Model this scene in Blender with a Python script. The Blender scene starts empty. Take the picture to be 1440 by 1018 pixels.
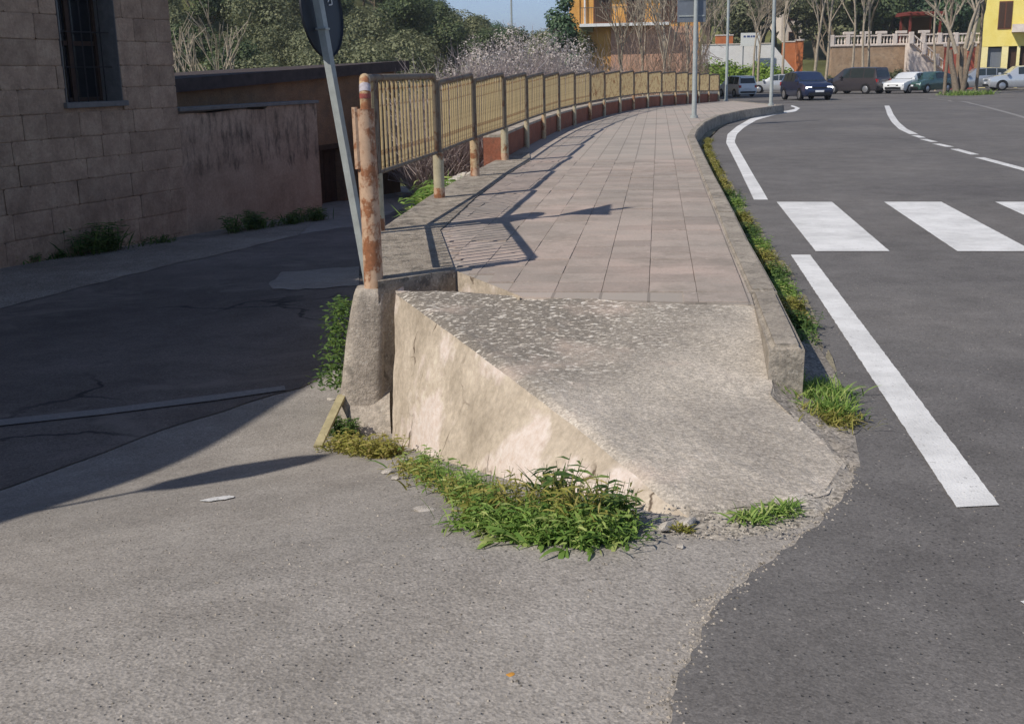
import bpy, bmesh, math, random
from mathutils import Vector, Matrix
import numpy as np

# ------------------------------------------------------------------ camera, sky, sun, exposure
scene = bpy.context.scene
C = scene.collection
FPX, YH, ROLL, CAMH = 1600.0, 103.0, math.atan(0.021), 1.30
PITCH = math.atan((509 - YH) / FPX)
fwd = Vector((0, math.cos(PITCH), -math.sin(PITCH)))
U0 = Vector((0, math.sin(PITCH), math.cos(PITCH))); R0 = Vector((1, 0, 0))
RV = R0 * math.cos(ROLL) - U0 * math.sin(ROLL)
UV = U0 * math.cos(ROLL) + R0 * math.sin(ROLL)
CAM = Vector((0, 0, CAMH))
cd = bpy.data.cameras.new('camera'); cam = bpy.data.objects.new('camera', cd); C.objects.link(cam)
cd.sensor_fit = 'HORIZONTAL'; cd.sensor_width = 36.0; cd.lens = 36.0 * FPX / 1440.0
cd.clip_start = 0.05; cd.clip_end = 20000
m = Matrix((RV, UV, -fwd)).transposed().to_4x4(); m.translation = CAM; cam.matrix_world = m
scene.camera = cam

SUNV = Vector((-0.82, -0.57, 0.99)).normalized()          # towards the sun
w = bpy.data.worlds.new('World'); scene.world = w; w.use_nodes = True
nt = w.node_tree; bg = nt.nodes['Background']
sky = nt.nodes.new('ShaderNodeTexSky'); sky.sky_type = 'NISHITA'; sky.sun_disc = False
sky.sun_elevation = math.asin(SUNV.z); sky.sun_rotation = math.atan2(SUNV.x, SUNV.y)
sky.air_density = 0.5; sky.dust_density = 0.1; sky.ozone_density = 1.5; sky.altitude = 100
nt.links.new(sky.outputs[0], bg.inputs[0]); bg.inputs[1].default_value = 0.145
sd = bpy.data.lights.new('sun', 'SUN'); sd.energy = 4.2; sd.angle = math.radians(0.53); sd.color = (1.0, 0.93, 0.83)
sun = bpy.data.objects.new('sun', sd); C.objects.link(sun)
sun.rotation_euler = (-SUNV).to_track_quat('-Z', 'Y').to_euler()
scene.view_settings.view_transform = 'Standard'; scene.view_settings.look = 'None'
scene.view_settings.gamma = 1.0; scene.view_settings.exposure = 0.08

# ------------------------------------------------------------------ pixel -> place helpers
def ray(u, v):
    return (fwd * FPX + RV * (u - 720) - UV * (v - 509)).normalized()
def P(u, v, z=0.0):
    d = ray(u, v); t = (z - CAMH) / d.z
    return CAM + d * t
def PY(u, v, Y):
    d = ray(u, v); return CAM + d * (Y / d.y)
def PH(u, v, h):                                            # first hit with a height function
    d = ray(u, v); t = 1.5
    while t < 400:
        p = CAM + d * t
        if p.z <= h(p.x, p.y): break
        t += 0.02 + t * 0.002
    lo, hi = t * 0.98 - 0.05, t
    for _ in range(25):
        mid = (lo + hi) / 2; p = CAM + d * mid
        if p.z <= h(p.x, p.y): hi = mid
        else: lo = mid
    return CAM + d * hi
def sst(a, b, x):
    t = min(1, max(0, (x - a) / (b - a))); return t * t * (3 - 2 * t)
_zr = [0.0]
for i in range(1, 1200):
    Y = i * 0.25; _zr.append(_zr[-1] - 0.25 * (0.0014 * max(0, Y - 30)) * (1 - sst(54, 66, Y)) + (-0.25 * 0.003 * sst(66, 74, Y)))
def zr(Y):                                                  # the road falls away gently
    k = min(max(Y, 0) / 0.25, 1198.0); i = int(k); return _zr[i] + (_zr[i + 1] - _zr[i]) * (k - i)
SW = 0.23
def PR(u, v): return PH(u, v, lambda x, y: zr(y))
def PS(u, v): return PH(u, v, lambda x, y: SW + zr(y))
_zl = [0.0]
for i in range(1, 4000):
    s = i * 0.02
    sl = 0.205 * sst(2.3, 3.3, s) * (1 - sst(5.0, 6.4, s)) + 0.035 * sst(5.0, 6.4, s) * (1 - sst(28, 40, s))
    _zl.append(_zl[-1] - 0.02 * sl)
def zl(x, Y):                                               # side street dropping to the left
    s = -0.42 * x + 0.91 * Y
    k = min(max(s, 0) / 0.02, 3998.0); i = int(k); return _zl[i] + (_zl[i + 1] - _zl[i]) * (k - i)
def PL(u, v): return PH(u, v, zl)

# ------------------------------------------------------------------ mesh building
def lin(r, g, b):
    f = lambda c: (c / 255 / 12.92) if c / 255 <= 0.04045 else ((c / 255 + 0.055) / 1.055) ** 2.4
    return (f(r), f(g), f(b), 1)
class MB:
    def __init__(s): s.v = []; s.f = []
    def quad(s, a, b, c, d):
        n = len(s.v); s.v += [tuple(a), tuple(b), tuple(c), tuple(d)]; s.f.append((n, n + 1, n + 2, n + 3)); return s
    def poly(s, pts):
        n = len(s.v); s.v += [tuple(p) for p in pts]; s.f.append(tuple(range(n, n + len(pts)))); return s
    def box(s, x0, x1, y0, y1, z0, z1, b=0.0):
        if b <= 0:
            n = len(s.v)
            s.v += [(x, y, z) for z in (z0, z1) for y in (y0, y1) for x in (x0, x1)]
            s.f += [tuple(n + k for k in q) for q in ((0, 2, 3, 1), (4, 5, 7, 6), (0, 1, 5, 4), (2, 6, 7, 3), (0, 4, 6, 2), (1, 3, 7, 5))]
            return s
        bm = bmesh.new(); bmesh.ops.create_cube(bm, size=1)
        for q in bm.verts:
            q.co = Vector(((x0 + x1) / 2 + q.co.x * (x1 - x0), (y0 + y1) / 2 + q.co.y * (y1 - y0), (z0 + z1) / 2 + q.co.z * (z1 - z0)))
        bmesh.ops.bevel(bm, geom=bm.edges[:], offset=b, segments=2, affect='EDGES', profile=0.6)
        s.add_bm(bm); bm.free(); return s
    def add_bm(s, bm):
        n = len(s.v); bm.verts.index_update()
        s.v += [tuple(q.co) for q in bm.verts]; s.f += [tuple(n + q.index for q in f.verts) for f in bm.faces]
    def tube(s, pts, rad, n=10, cap=True):
        pts = [Vector(p) for p in pts]
        if not hasattr(rad, '__len__'): rad = [rad] * len(pts)
        rings = []; up = None
        for i, p in enumerate(pts):
            t = (pts[min(i + 1, len(pts) - 1)] - pts[max(i - 1, 0)]).normalized()
            if up is None: up = Vector((1, 0, 0)) if abs(t.x) < 0.8 else Vector((0, 1, 0))
            a = (up - t * up.dot(t)).normalized(); up = a; b = t.cross(a)
            k = len(s.v); rings.append(k)
            for j in range(n):
                an = 2 * math.pi * j / n; s.v.append(tuple(p + (a * math.cos(an) + b * math.sin(an)) * rad[i]))
        for i in range(len(rings) - 1):
            for j in range(n):
                s.f.append((rings[i] + j, rings[i] + (j + 1) % n, rings[i + 1] + (j + 1) % n, rings[i + 1] + j))
        if cap:
            s.f.append(tuple(rings[0] + j for j in reversed(range(n)))); s.f.append(tuple(rings[-1] + j for j in range(n)))
        return s
    def prism(s, top, z0):                                   # top: outline of 3d points, down to z0 (number or list)
        n = len(top); k = len(s.v); zz = z0 if hasattr(z0, '__len__') else [z0] * n
        s.v += [tuple(p) for p in top] + [(p[0], p[1], zz[i]) for i, p in enumerate(top)]
        s.f.append(tuple(range(k, k + n))); s.f.append(tuple(k + n + i for i in reversed(range(n))))
        for i in range(n): j = (i + 1) % n; s.f.append((k + i, k + n + i, k + n + j, k + j))
        return s
    def build(s, name, mat=None, parent=None, smooth=False, fix=False):
        me = bpy.data.meshes.new(name); me.from_pydata(s.v, [], s.f); me.update()
        if fix:
            bm = bmesh.new(); bm.from_mesh(me); bmesh.ops.recalc_face_normals(bm, faces=bm.faces[:]); bm.to_mesh(me); bm.free()
        if mat: me.materials.append(mat)
        if smooth:
            me.polygons.foreach_set('use_smooth', [True] * len(me.polygons))
            if smooth != 'all': me.set_sharp_from_angle(angle=math.radians(38))
        o = bpy.data.objects.new(name, me); C.objects.link(o)
        if parent: o.parent = parent
        return o
def tag(o, label=None, cat=None, group=None, kind=None):
    if label: o['label'] = label
    if cat: o['category'] = cat
    if group: o['group'] = group
    if kind: o['kind'] = kind
    return o
def empty(name, loc=(0, 0, 0), rz=0.0):
    o = bpy.data.objects.new(name, None); C.objects.link(o); o.location = loc; o.rotation_euler = (0, 0, rz); o.empty_display_size = 0.2
    return o
def inst(name, me, parent=None, loc=(0, 0, 0), rot=(0, 0, 0), sc=(1, 1, 1)):
    o = bpy.data.objects.new(name, me); C.objects.link(o); o.parent = parent
    o.location = loc; o.rotation_euler = rot; o.scale = sc if hasattr(sc, '__len__') else (sc,) * 3
    return o
def copy_tree(o, parent=None):
    c = o.copy(); C.objects.link(c); c.parent = parent
    for ch in o.children: copy_tree(ch, c)
    return c

# ------------------------------------------------------------------ materials
class NT:
    def __init__(s, name, rough=0.85, spec=0.3):
        s.m = bpy.data.materials.new(name); s.m.use_nodes = True; s.t = s.m.node_tree; s.b = s.t.nodes['Principled BSDF']
        s.b.inputs['Roughness'].default_value = rough; s.b.inputs['Specular IOR Level'].default_value = spec
        s.tc = s.t.nodes.new('ShaderNodeTexCoord'); s.co = s.tc.outputs['Object']
    def n(s, ty, **kw):
        q = s.t.nodes.new(ty)
        for k, v in kw.items(): setattr(q, k, v)
        return q
    def link(s, a, b): s.t.links.new(a, b)
    def mapped(s, scale=(1, 1, 1), rot=(0, 0, 0), loc=(0, 0, 0), src=None):
        q = s.n('ShaderNodeMapping'); q.inputs['Scale'].default_value = scale; q.inputs['Rotation'].default_value = rot; q.inputs['Location'].default_value = loc
        s.link(src or s.co, q.inputs[0]); return q.outputs[0]
    def noise(s, scale, detail=4, rough=0.6, co=None, dist=0.0):
        q = s.n('ShaderNodeTexNoise'); q.inputs['Scale'].default_value = scale; q.inputs['Detail'].default_value = min(detail, 4)
        q.inputs['Roughness'].default_value = rough; q.inputs['Distortion'].default_value = dist
        s.link(co or s.co, q.inputs['Vector']); return q.outputs['Fac']
    def voro(s, scale, feature='F1', out='Distance', co=None, rnd=1.0):
        q = s.n('ShaderNodeTexVoronoi', feature=feature); q.inputs['Scale'].default_value = scale; q.inputs['Randomness'].default_value = rnd
        s.link(co or s.co, q.inputs['Vector']); return q.outputs[out]
    def ramp(s, fac, stops, interp='LINEAR'):
        q = s.n('ShaderNodeValToRGB'); q.color_ramp.interpolation = interp; e = q.color_ramp.elements
        while len(e) < len(stops): e.new(0.5)
        for i, (p, c) in enumerate(stops):
            e[i].position = p; e[i].color = c if hasattr(c, '__len__') else (c, c, c, 1)
        s.link(fac, q.inputs[0]); return q.outputs[0]
    def mix(s, fac, a, b, mode='MIX'):
        q = s.n('ShaderNodeMix', data_type='RGBA', blend_type=mode)
        for val, i in ((fac, 0), (a, 6), (b, 7)):
            if hasattr(val, 'is_linked') or hasattr(val, 'links'): s.link(val, q.inputs[i])
            else: q.inputs[i].default_value = val
        return q.outputs[2]
    def math(s, op, a, b=None, c=None):
        q = s.n('ShaderNodeMath', operation=op)
        for i, val in enumerate((a, b, c)):
            if val is None: continue
            if hasattr(val, 'links'): s.link(val, q.inputs[i])
            else: q.inputs[i].default_value = val
        return q.outputs[0]
    def color(s, c):
        if hasattr(c, 'links'): s.link(c, s.b.inputs['Base Color'])
        else: s.b.inputs['Base Color'].default_value = c
    def bump(s, h, strength=0.5, dist=0.01, prev=None):
        q = s.n('ShaderNodeBump'); q.inputs['Strength'].default_value = strength; q.inputs['Distance'].default_value = dist
        s.link(h, q.inputs['Height'])
        if prev: s.link(prev, q.inputs['Normal'])
        s.link(q.outputs[0], s.b.inputs['Normal']); return q.outputs[0]
def simple(name, col, rough=0.7, spec=0.3, var=0.25, scale=6.0, metal=0.0, bump=0.0, bscale=60.0):
    t = NT(name, rough, spec); t.b.inputs['Metallic'].default_value = metal
    dk = tuple(c * (1 - var) for c in col[:3]) + (1,); lt = tuple(min(1, c * (1 + var)) for c in col[:3]) + (1,)
    t.color(t.ramp(t.noise(scale, 6, 0.65), [(0.3, dk), (0.7, lt)]))
    if bump: t.bump(t.noise(bscale, 5, 0.7), bump, 0.01)
    return t.m

def asphalt(name, dark, mid, light, agg, cracks=0.0, stain=None, speck=0.7, seed=0.0, bmp=0.4):
    t = NT(name, 0.92, 0.25); co = t.mapped(loc=(seed, seed * 1.7, 0))
    big = t.noise(0.35, 6, 0.62, co)
    base = t.ramp(big, [(0.3, dark), (0.5, mid), (0.72, light)])
    med = t.noise(3.1, 6, 0.7, co)
    base = t.mix(0.45, base, t.ramp(med, [(0.25, (0.25, 0.25, 0.25, 1)), (0.75, (0.8, 0.8, 0.8, 1))]), 'SOFT_LIGHT')
    v = t.voro(agg, 'F1', 'Color', co); hsv = t.n('ShaderNodeSeparateColor'); t.link(v, hsv.inputs[0])
    base = t.mix(speck, base, t.ramp(hsv.outputs[0], [(0.0, 0.10), (0.25, 0.38), (0.7, 0.6), (0.93, 0.72), (1.0, 0.95)]), 'OVERLAY')
    fine = t.noise(agg * 1.9, 3, 0.7, co)
    base = t.mix(0.5, base, t.ramp(fine, [(0.3, 0.28), (0.7, 0.72)]), 'OVERLAY')
    # pits and lost stones
    pit = t.ramp(t.voro(agg * 0.25, 'F1', 'Distance', co), [(0.07, 0.0), (0.15, 1.0)])
    chip = t.ramp(t.voro(agg * 0.17, 'F1', 'Distance', t.mapped(loc=(seed + 3.3, 1.1, 0))), [(0.05, 1.0), (0.09, 0.0)])
    base = t.mix(0.55, base, t.mix(pit, (0.015, 0.014, 0.013, 1), base), 'MIX'); base = t.mix(t.math('MULTIPLY', chip, 0.5), base, lin(205, 198, 188))
    wide = t.noise(0.9, 4, 0.6, t.mapped((1, 0.35, 1), loc=(seed * 2, 0, 0))); base = t.mix(0.3, base, t.ramp(wide, [(0.3, 0.3), (0.7, 0.68)]), 'SOFT_LIGHT')
    if stain:
        sm = t.ramp(t.noise(0.8, 8, 0.72, co, 0.6), [(0.56, 0.0), (0.66, 1.0)])
        base = t.mix(t.math('MULTIPLY', sm, 0.55), base, stain)
    if cracks:
        wc = t.mapped(src=co); dn = t.n('ShaderNodeTexNoise'); dn.inputs['Scale'].default_value = 1.3; dn.inputs['Detail'].default_value = 6; t.link(wc, dn.inputs['Vector'])
        wv = t.n('ShaderNodeVectorMath', operation='MULTIPLY_ADD'); t.link(dn.outputs['Color'], wv.inputs[0]); wv.inputs[1].default_value = (0.9, 0.9, 0.9); t.link(co, wv.inputs[2])
        ce = t.voro(0.42, 'DISTANCE_TO_EDGE', 'Distance', wv.outputs[0])
        cm = t.math('MULTIPLY', t.ramp(ce, [(0.004, 1.0), (0.012, 0.0)]), t.ramp(t.noise(0.6, 3, 0.5, co), [(0.52, 0.0), (0.62, cracks)]))
        base = t.mix(cm, base, (0.03, 0.028, 0.026, 1))
    t.color(base)
    nb = t.bump(t.voro(agg * 0.8, 'F1', 'Distance', co), bmp, 0.005)
    nb = t.bump(pit, 0.7, 0.005, nb)
    t.bump(t.noise(4, 6, 0.6, co), 0.25, 0.03, nb)
    return t.m
M = {}
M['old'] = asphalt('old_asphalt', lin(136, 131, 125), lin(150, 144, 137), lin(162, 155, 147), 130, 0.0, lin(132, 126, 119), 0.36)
M['street'] = asphalt('shaded_asphalt', lin(98, 91, 86), lin(112, 104, 98), lin(130, 122, 115), 110, 0.8, lin(140, 132, 124), 0.4, 3.0)  # shade of the side street painted into the asphalt colour
M['road'] = asphalt('road_asphalt', lin(98, 95, 94), lin(106, 103, 101), lin(115, 111, 108), 140, 0.0, None, 0.30, 7.0, 0.25)
def paint_mat(name, wear, pa=lin(196, 195, 193), pb=lin(228, 227, 225)):
    t = NT(name, 0.7, 0.3)
    n1 = t.ramp(t.noise(55, 4, 0.8), [(wear, 0.0), (wear + 0.1, 1.0)])
    b = t.ramp(t.noise(2.2, 5, 0.75), [(0.3, pa), (0.62, pb)])
    t.color(t.mix(n1, lin(132, 129, 126), b)); t.bump(t.voro(110), 0.35, 0.004); return t.m
M['white_paint'] = paint_mat('white_road_paint', 0.30)
M['worn_paint'] = paint_mat('worn_road_paint', 0.37)
M['faded_paint'] = paint_mat('faded_road_paint', 0.50, lin(140, 136, 131), lin(158, 154, 149))

def concrete(name, c0, c1, c2, specks=0.0, lichen=0.0, scale=1.0, bump=0.6):
    t = NT(name, 0.95, 0.2)
    b = t.ramp(t.noise(2.2 * scale, 8, 0.68), [(0.28, c0), (0.5, c1), (0.75, c2)])
    b = t.mix(0.55, b, t.ramp(t.noise(38 * scale, 5, 0.75), [(0.25, 0.22), (0.75, 0.78)]), 'OVERLAY')
    b = t.mix(0.35, b, t.ramp(t.noise(160 * scale, 3, 0.7), [(0.3, 0.2), (0.7, 0.8)]), 'OVERLAY')
    if lichen:
        lm = t.ramp(t.noise(5.5 * scale, 9, 0.75, None, 0.3), [(0.5, 0.0), (0.62, lichen)])
        b = t.mix(lm, b, lin(92, 88, 82))
    if specks:
        sp = t.ramp(t.noise(24 * scale, 3, 0.6, t.mapped((1.0, 1.7, 1))), [(0.61, 0.0), (0.66, specks)])
        b = t.mix(sp, b, lin(206, 199, 187))
    t.color(b)
    nb = t.bump(t.noise(32 * scale, 6, 0.75), bump, 0.02); t.bump(t.noise(130 * scale, 4, 0.7), bump * 0.7, 0.006, nb)
    return t.m
M['concrete'] = concrete('weathered_concrete', lin(146, 137, 127), lin(172, 162, 150), lin(192, 181, 167), 0.4, 0.45)
M['ledge'] = concrete('rough_ledge_concrete', lin(138, 128, 116), lin(172, 161, 147), lin(202, 191, 175), 0.8, 0.7, 1.6, 1.0)
M['kerb'] = concrete('kerb_stone', lin(136, 128, 118), lin(160, 151, 139), lin(180, 170, 156), 0.3, 0.5, 1.4, 0.5)
def ramp_mat():
    t = NT('ramp_concrete', 0.95, 0.2)
    b = t.ramp(t.noise(2.0, 8, 0.65), [(0.3, lin(156, 148, 138)), (0.52, lin(178, 169, 157)), (0.7, lin(200, 189, 176))])
    sx = t.n('ShaderNodeSeparateXYZ'); t.link(t.co, sx.inputs[0])
    # the upper left of the ramp keeps its stippled cement skin: dark with pale flecks
    zone = t.math('ADD', t.math('MULTIPLY', sx.outputs[0], -0.75), t.math('MULTIPLY', sx.outputs[1], 0.62))
    zone = t.math('ADD', zone, t.math('MULTIPLY', t.noise(3, 5, 0.6), 0.9))
    zone = t.ramp(t.math('SUBTRACT', zone, 2.75), [(0.0, 0.0), (0.6, 1.0)])
    dk = t.mix(t.ramp(t.noise(30, 2, 0.55, t.mapped((1.0, 1.9, 1), (0, 0, 0.4))), [(0.57, 0.0), (0.63, 1.0)]), lin(126, 119, 110), lin(212, 204, 192))
    b = t.mix(t.math('MULTIPLY', zone, 0.95), b, dk)
    b = t.mix(0.5, b, t.ramp(t.noise(70, 5, 0.8), [(0.25, 0.22), (0.75, 0.78)]), 'OVERLAY')
    v = t.n('ShaderNodeSeparateColor'); t.link(t.voro(120, 'F1', 'Color'), v.inputs[0])
    b = t.mix(0.4, b, t.ramp(v.outputs[0], [(0.0, 0.2), (0.6, 0.55), (1.0, 0.85)]), 'OVERLAY')
    pk = t.ramp(t.noise(1.5, 4, 0.6, t.mapped(loc=(5, 2, 0))), [(0.56, 0.0), (0.7, 0.6)])
    b = t.mix(pk, b, lin(204, 184, 170)); t.color(b)
    nb = t.bump(t.noise(30, 4, 0.6, t.mapped((1, 1.7, 1), (0, 0, 0.4))), 0.4, 0.02); t.bump(t.voro(120), 0.35, 0.005, nb); return t.m
M['ramp'] = ramp_mat()
def plaster_mat():
    t = NT('cracked_plaster', 0.95, 0.2)
    b = t.ramp(t.noise(2.6, 8, 0.66), [(0.3, lin(158, 146, 130)), (0.5, lin(184, 171, 154)), (0.72, lin(202, 189, 172))])
    pale = t.ramp(t.noise(2.3, 6, 0.55, t.mapped(loc=(1.4, 0.6, 2.2))), [(0.54, 0.0), (0.60, 0.85)])
    b = t.mix(pale, b, lin(216, 202, 193))
    b = t.mix(0.45, b, t.ramp(t.noise(30, 6, 0.75), [(0.25, 0.22), (0.75, 0.78)]), 'OVERLAY')
    dn = t.n('ShaderNodeTexNoise'); dn.inputs['Scale'].default_value = 5; dn.inputs['Detail'].default_value = 5; t.link(t.co, dn.inputs['Vector'])
    wv = t.n('ShaderNodeVectorMath', operation='MULTIPLY_ADD'); t.link(dn.outputs['Color'], wv.inputs[0]); wv.inputs[1].default_value = (0.25, 0.25, 0.25); t.link(t.mapped((1, 1, 0.6)), wv.inputs[2])
    ce = t.voro(2.6, 'DISTANCE_TO_EDGE', 'Distance', wv.outputs[0])
    cm = t.math('MULTIPLY', t.ramp(ce, [(0.006, 1.0), (0.02, 0.0)]), t.ramp(t.noise(2.2, 3, 0.5, t.mapped(loc=(0, 0, 4))), [(0.5, 0.0), (0.58, 0.9)]))
    b = t.mix(cm, b, lin(84, 70, 58)); t.color(b)
    nb = t.bump(t.noise(26, 6, 0.72), 0.4, 0.02); nb = t.bump(pale, 0.4, 0.01, nb); t.bump(cm, -0.8, 0.012, nb); return t.m
M['plaster'] = plaster_mat()
def tile_mat():
    t = NT('pavement_tile', 0.9, 0.25)
    oi = t.n('ShaderNodeObjectInfo'); wp = t.n('ShaderNodeNewGeometry')
    b = t.ramp(t.noise(0.9, 6, 0.6, wp.outputs['Position']), [(0.32, lin(154, 145, 136)), (0.5, lin(168, 155, 145)), (0.68, lin(178, 160, 149))])
    b = t.mix(0.35, b, t.ramp(oi.outputs['Random'], [(0, 0.30), (1, 0.66)]), 'OVERLAY')
    b = t.mix(0.35, b, t.ramp(t.noise(60, 5, 0.75, wp.outputs['Position']), [(0.25, 0.25), (0.75, 0.75)]), 'OVERLAY')
    b = t.mix(t.ramp(t.noise(2.2, 8, 0.8, wp.outputs['Position']), [(0.48, 0.0), (0.66, 0.55)]), b, lin(132, 124, 114)); b = t.mix(t.ramp(t.noise(17, 4, 0.7, wp.outputs['Position']), [(0.6, 0.0), (0.7, 0.5)]), b, lin(196, 184, 172))
    t.color(b); t.bump(t.noise(90, 5, 0.7, wp.outputs['Position']), 0.35, 0.006); return t.m
M['tile'] = tile_mat()
def grout_far():
    t = NT('far_tiles', 0.9, 0.25)
    th = math.atan(0.13); t0 = P(912, 424, SW); co = t.mapped((1, 1, 1), (0, 0, th), (-(t0.x * math.cos(th) - t0.y * math.sin(th)), -(t0.x * math.sin(th) + t0.y * math.cos(th)), 0))
    br = t.n('ShaderNodeTexBrick'); br.offset = 0.0; br.inputs['Scale'].default_value = 1.0; br.inputs['Brick Width'].default_value = 0.236; br.inputs['Row Height'].default_value = 0.25
    br.inputs['Mortar Size'].default_value = 0.008; br.inputs['Color1'].default_value = (0.45, 0.45, 0.45, 1); br.inputs['Color2'].default_value = (0.55, 0.55, 0.55, 1); br.inputs['Mortar'].default_value = (0.22, 0.22, 0.22, 1)
    t.link(co, br.inputs['Vector'])
    b = t.ramp(t.noise(0.9, 6, 0.6), [(0.32, lin(157, 149, 140)), (0.5, lin(170, 160, 150)), (0.68, lin(180, 164, 153))])
    b = t.mix(0.6, b, br.outputs[0], 'OVERLAY'); t.color(b); t.bump(t.noise(90, 4, 0.7), 0.3, 0.006); return t.m
M['far_tile'] = grout_far()
M['grout'] = simple('tile_joint', lin(92, 84, 75), 0.95, 0.1, 0.3, 30)
def rust(name, paint, rustc, amt, scale=9.0, rough=0.65):
    t = NT(name, rough, 0.35)
    p = t.mix(0.4, paint, t.ramp(t.noise(14, 5, 0.7), [(0.3, 0.3), (0.7, 0.7)]), 'OVERLAY')
    r = t.ramp(t.noise(40, 5, 0.75), [(0.3, tuple(c * 0.5 for c in rustc[:3]) + (1,)), (0.7, rustc)])
    mk = t.ramp(t.noise(scale, 8, 0.75, t.mapped((1, 1, 0.8))), [(amt - 0.05, 1.0), (amt + 0.04, 0.0)])
    t.color(t.mix(mk, p, r)); t.bump(mk, 0.4, 0.003); return t.m
M['post_rust'] = rust('rusty_post_paint', lin(188, 164, 130), lin(164, 112, 78), 0.47)
M['sleeve'] = rust('rusty_sleeve', lin(190, 160, 134), lin(166, 112, 78), 0.50, 9)
M['post_paint'] = rust('pale_post_paint', lin(178, 168, 142), lin(156, 106, 72), 0.40)
M['frame_paint'] = rust('brown_frame_paint', lin(118, 106, 90), lin(112, 82, 62), 0.45)
M['picket'] = rust('yellow_picket_paint', lin(180, 161, 122), lin(150, 112, 78), 0.44)
M['redwall'] = concrete('dark_red_wall', lin(134, 84, 66), lin(150, 96, 76), lin(164, 108, 88), 0.0, 0.3, 1.0, 0.3)
M['galv'] = simple('galvanised_steel', lin(162, 168, 166), 0.6, 0.4, 0.15, 12, 0.0)
M['signback'] = simple('dark_sign_back', lin(40, 44, 52), 0.5, 0.4, 0.15, 8, 0.2)
M['greysign'] = simple('grey_sign_back', lin(118, 124, 132), 0.5, 0.4, 0.1, 8, 0.2)
M['white'] = simple('white_paint', lin(226, 226, 222), 0.6, 0.4, 0.06)
M['tape_red'] = simple('red_tape', lin(150, 82, 76), 0.6, .3, .4, 40); M['tape_white'] = simple('white_tape', lin(176, 170, 176), 0.6, .3, .3, 40)
M['dirt'] = concrete('gutter_dirt', lin(128, 120, 100), lin(154, 146, 124), lin(172, 162, 140), 0.4, 0.35, 2.0, 0.8)
M['gravel'] = asphalt('gravel_verge', lin(124, 117, 108), lin(146, 138, 128), lin(166, 158, 146), 100, 0.0, lin(112, 106, 98), 0.75, 11.0)
def leaf_mat(name, a, b, c=None, trans=0.35, rough=0.6):
    t = NT(name, rough, 0.3)
    q = t.n('ShaderNodeNewGeometry')
    col = t.ramp(q.outputs['Random Per Island'], [(0.0, a), (0.7, b), (1.0, c or b)])
    t.color(col)
    tr = t.n('ShaderNodeBsdfTranslucent'); t.link(col, tr.inputs[0])
    ms = t.n('ShaderNodeMixShader'); ms.inputs[0].default_value = trans
    t.link(t.b.outputs[0], ms.inputs[1]); t.link(tr.outputs[0], ms.inputs[2])
    t.link(ms.outputs[0], t.t.nodes['Material Output'].inputs[0]); return t.m
M['weed'] = leaf_mat('weed_leaf', lin(98, 132, 58), lin(140, 168, 84), lin(184, 192, 118))
M['weed_dry'] = leaf_mat('yellowing_weed_leaf', lin(120, 124, 56), lin(164, 158, 82), lin(178, 162, 106))
M['weed_dark'] = leaf_mat('dark_weed_leaf', lin(68, 94, 50), lin(98, 126, 64), lin(122, 142, 76))
M['evergreen'] = leaf_mat('evergreen_leaf', lin(66, 80, 56), lin(92, 106, 70), lin(116, 126, 84), 0.25)
M['olive'] = leaf_mat('olive_leaf', lin(98, 104, 76), lin(122, 126, 92), lin(146, 146, 110), 0.25)
M['pinel'] = leaf_mat('pine_needles', lin(64, 86, 64), lin(86, 110, 78), lin(108, 128, 90), 0.2)
M['hedge'] = leaf_mat('hedge_leaf', lin(104, 132, 48), lin(134, 160, 64), lin(152, 172, 80), 0.35)
M['twig'] = leaf_mat('bare_twigs', lin(158, 144, 138), lin(184, 170, 163), lin(204, 192, 185), 0.0, 0.9)
M['vine'] = leaf_mat('brown_vine', lin(150, 124, 106), lin(178, 150, 128), lin(200, 176, 152), 0.0, 0.9)
M['blossom'] = leaf_mat('pale_blossom', lin(186, 174, 166), lin(214, 204, 196), lin(234, 226, 218), 0.35)
M['rooftile'] = simple('clay_roof', lin(150, 98, 72), 0.9, 0.1, 0.3, 5)
M['bark'] = simple('grey_bark', lin(126, 114, 100), 0.95, 0.1, 0.35, 12, 0, 0.5, 30)
M['palebark'] = simple('pale_bark', lin(168, 156, 138), 0.95, 0.1, 0.25, 8, 0, 0.4, 30)

# ------------------------------------------------------------------ ground, side street, road
from mathutils import noise as mn
def grid_sheet(name, xs, ys, h, mat, keep=None, label=None, parent=None, kind='structure'):
    mb = MB(); idx = {}
    for j, y in enumerate(ys):
        for i, x in enumerate(xs):
            idx[i, j] = len(mb.v); mb.v.append((x, y, h(x, y)))
    for j in range(len(ys) - 1):
        for i in range(len(xs) - 1):
            if keep and not keep((xs[i] + xs[i + 1]) / 2, (ys[j] + ys[j + 1]) / 2): continue
            mb.f.append((idx[i, j], idx[i + 1, j], idx[i + 1, j + 1], idx[i, j + 1]))
    o = mb.build(name, mat, parent, smooth='all')
    if kind: o['kind'] = kind
    return o
def frange(a, b, st):
    n = max(1, int(round((b - a) / st))); return [a + (b - a) * i / n for i in range(n + 1)]
def hillh(x, y):                                             # wooded hill across the valley on the left
    r = math.hypot(x, y)
    a = sst(45, 120, y) * (6 + 20 * math.exp(-((x + 62) / 40) ** 2) + 9 * sst(60, 200, y) * math.exp(-((x + 40) / 50) ** 2))
    a *= 1 - sst(-18, 14, x - (y - 100) * 0.03)
    b = sst(126, 140, y) * sst(12, 30, x) * 3.5 + sst(140, 190, y) * sst(10, 40, x) * 8
    return a + b
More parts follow.
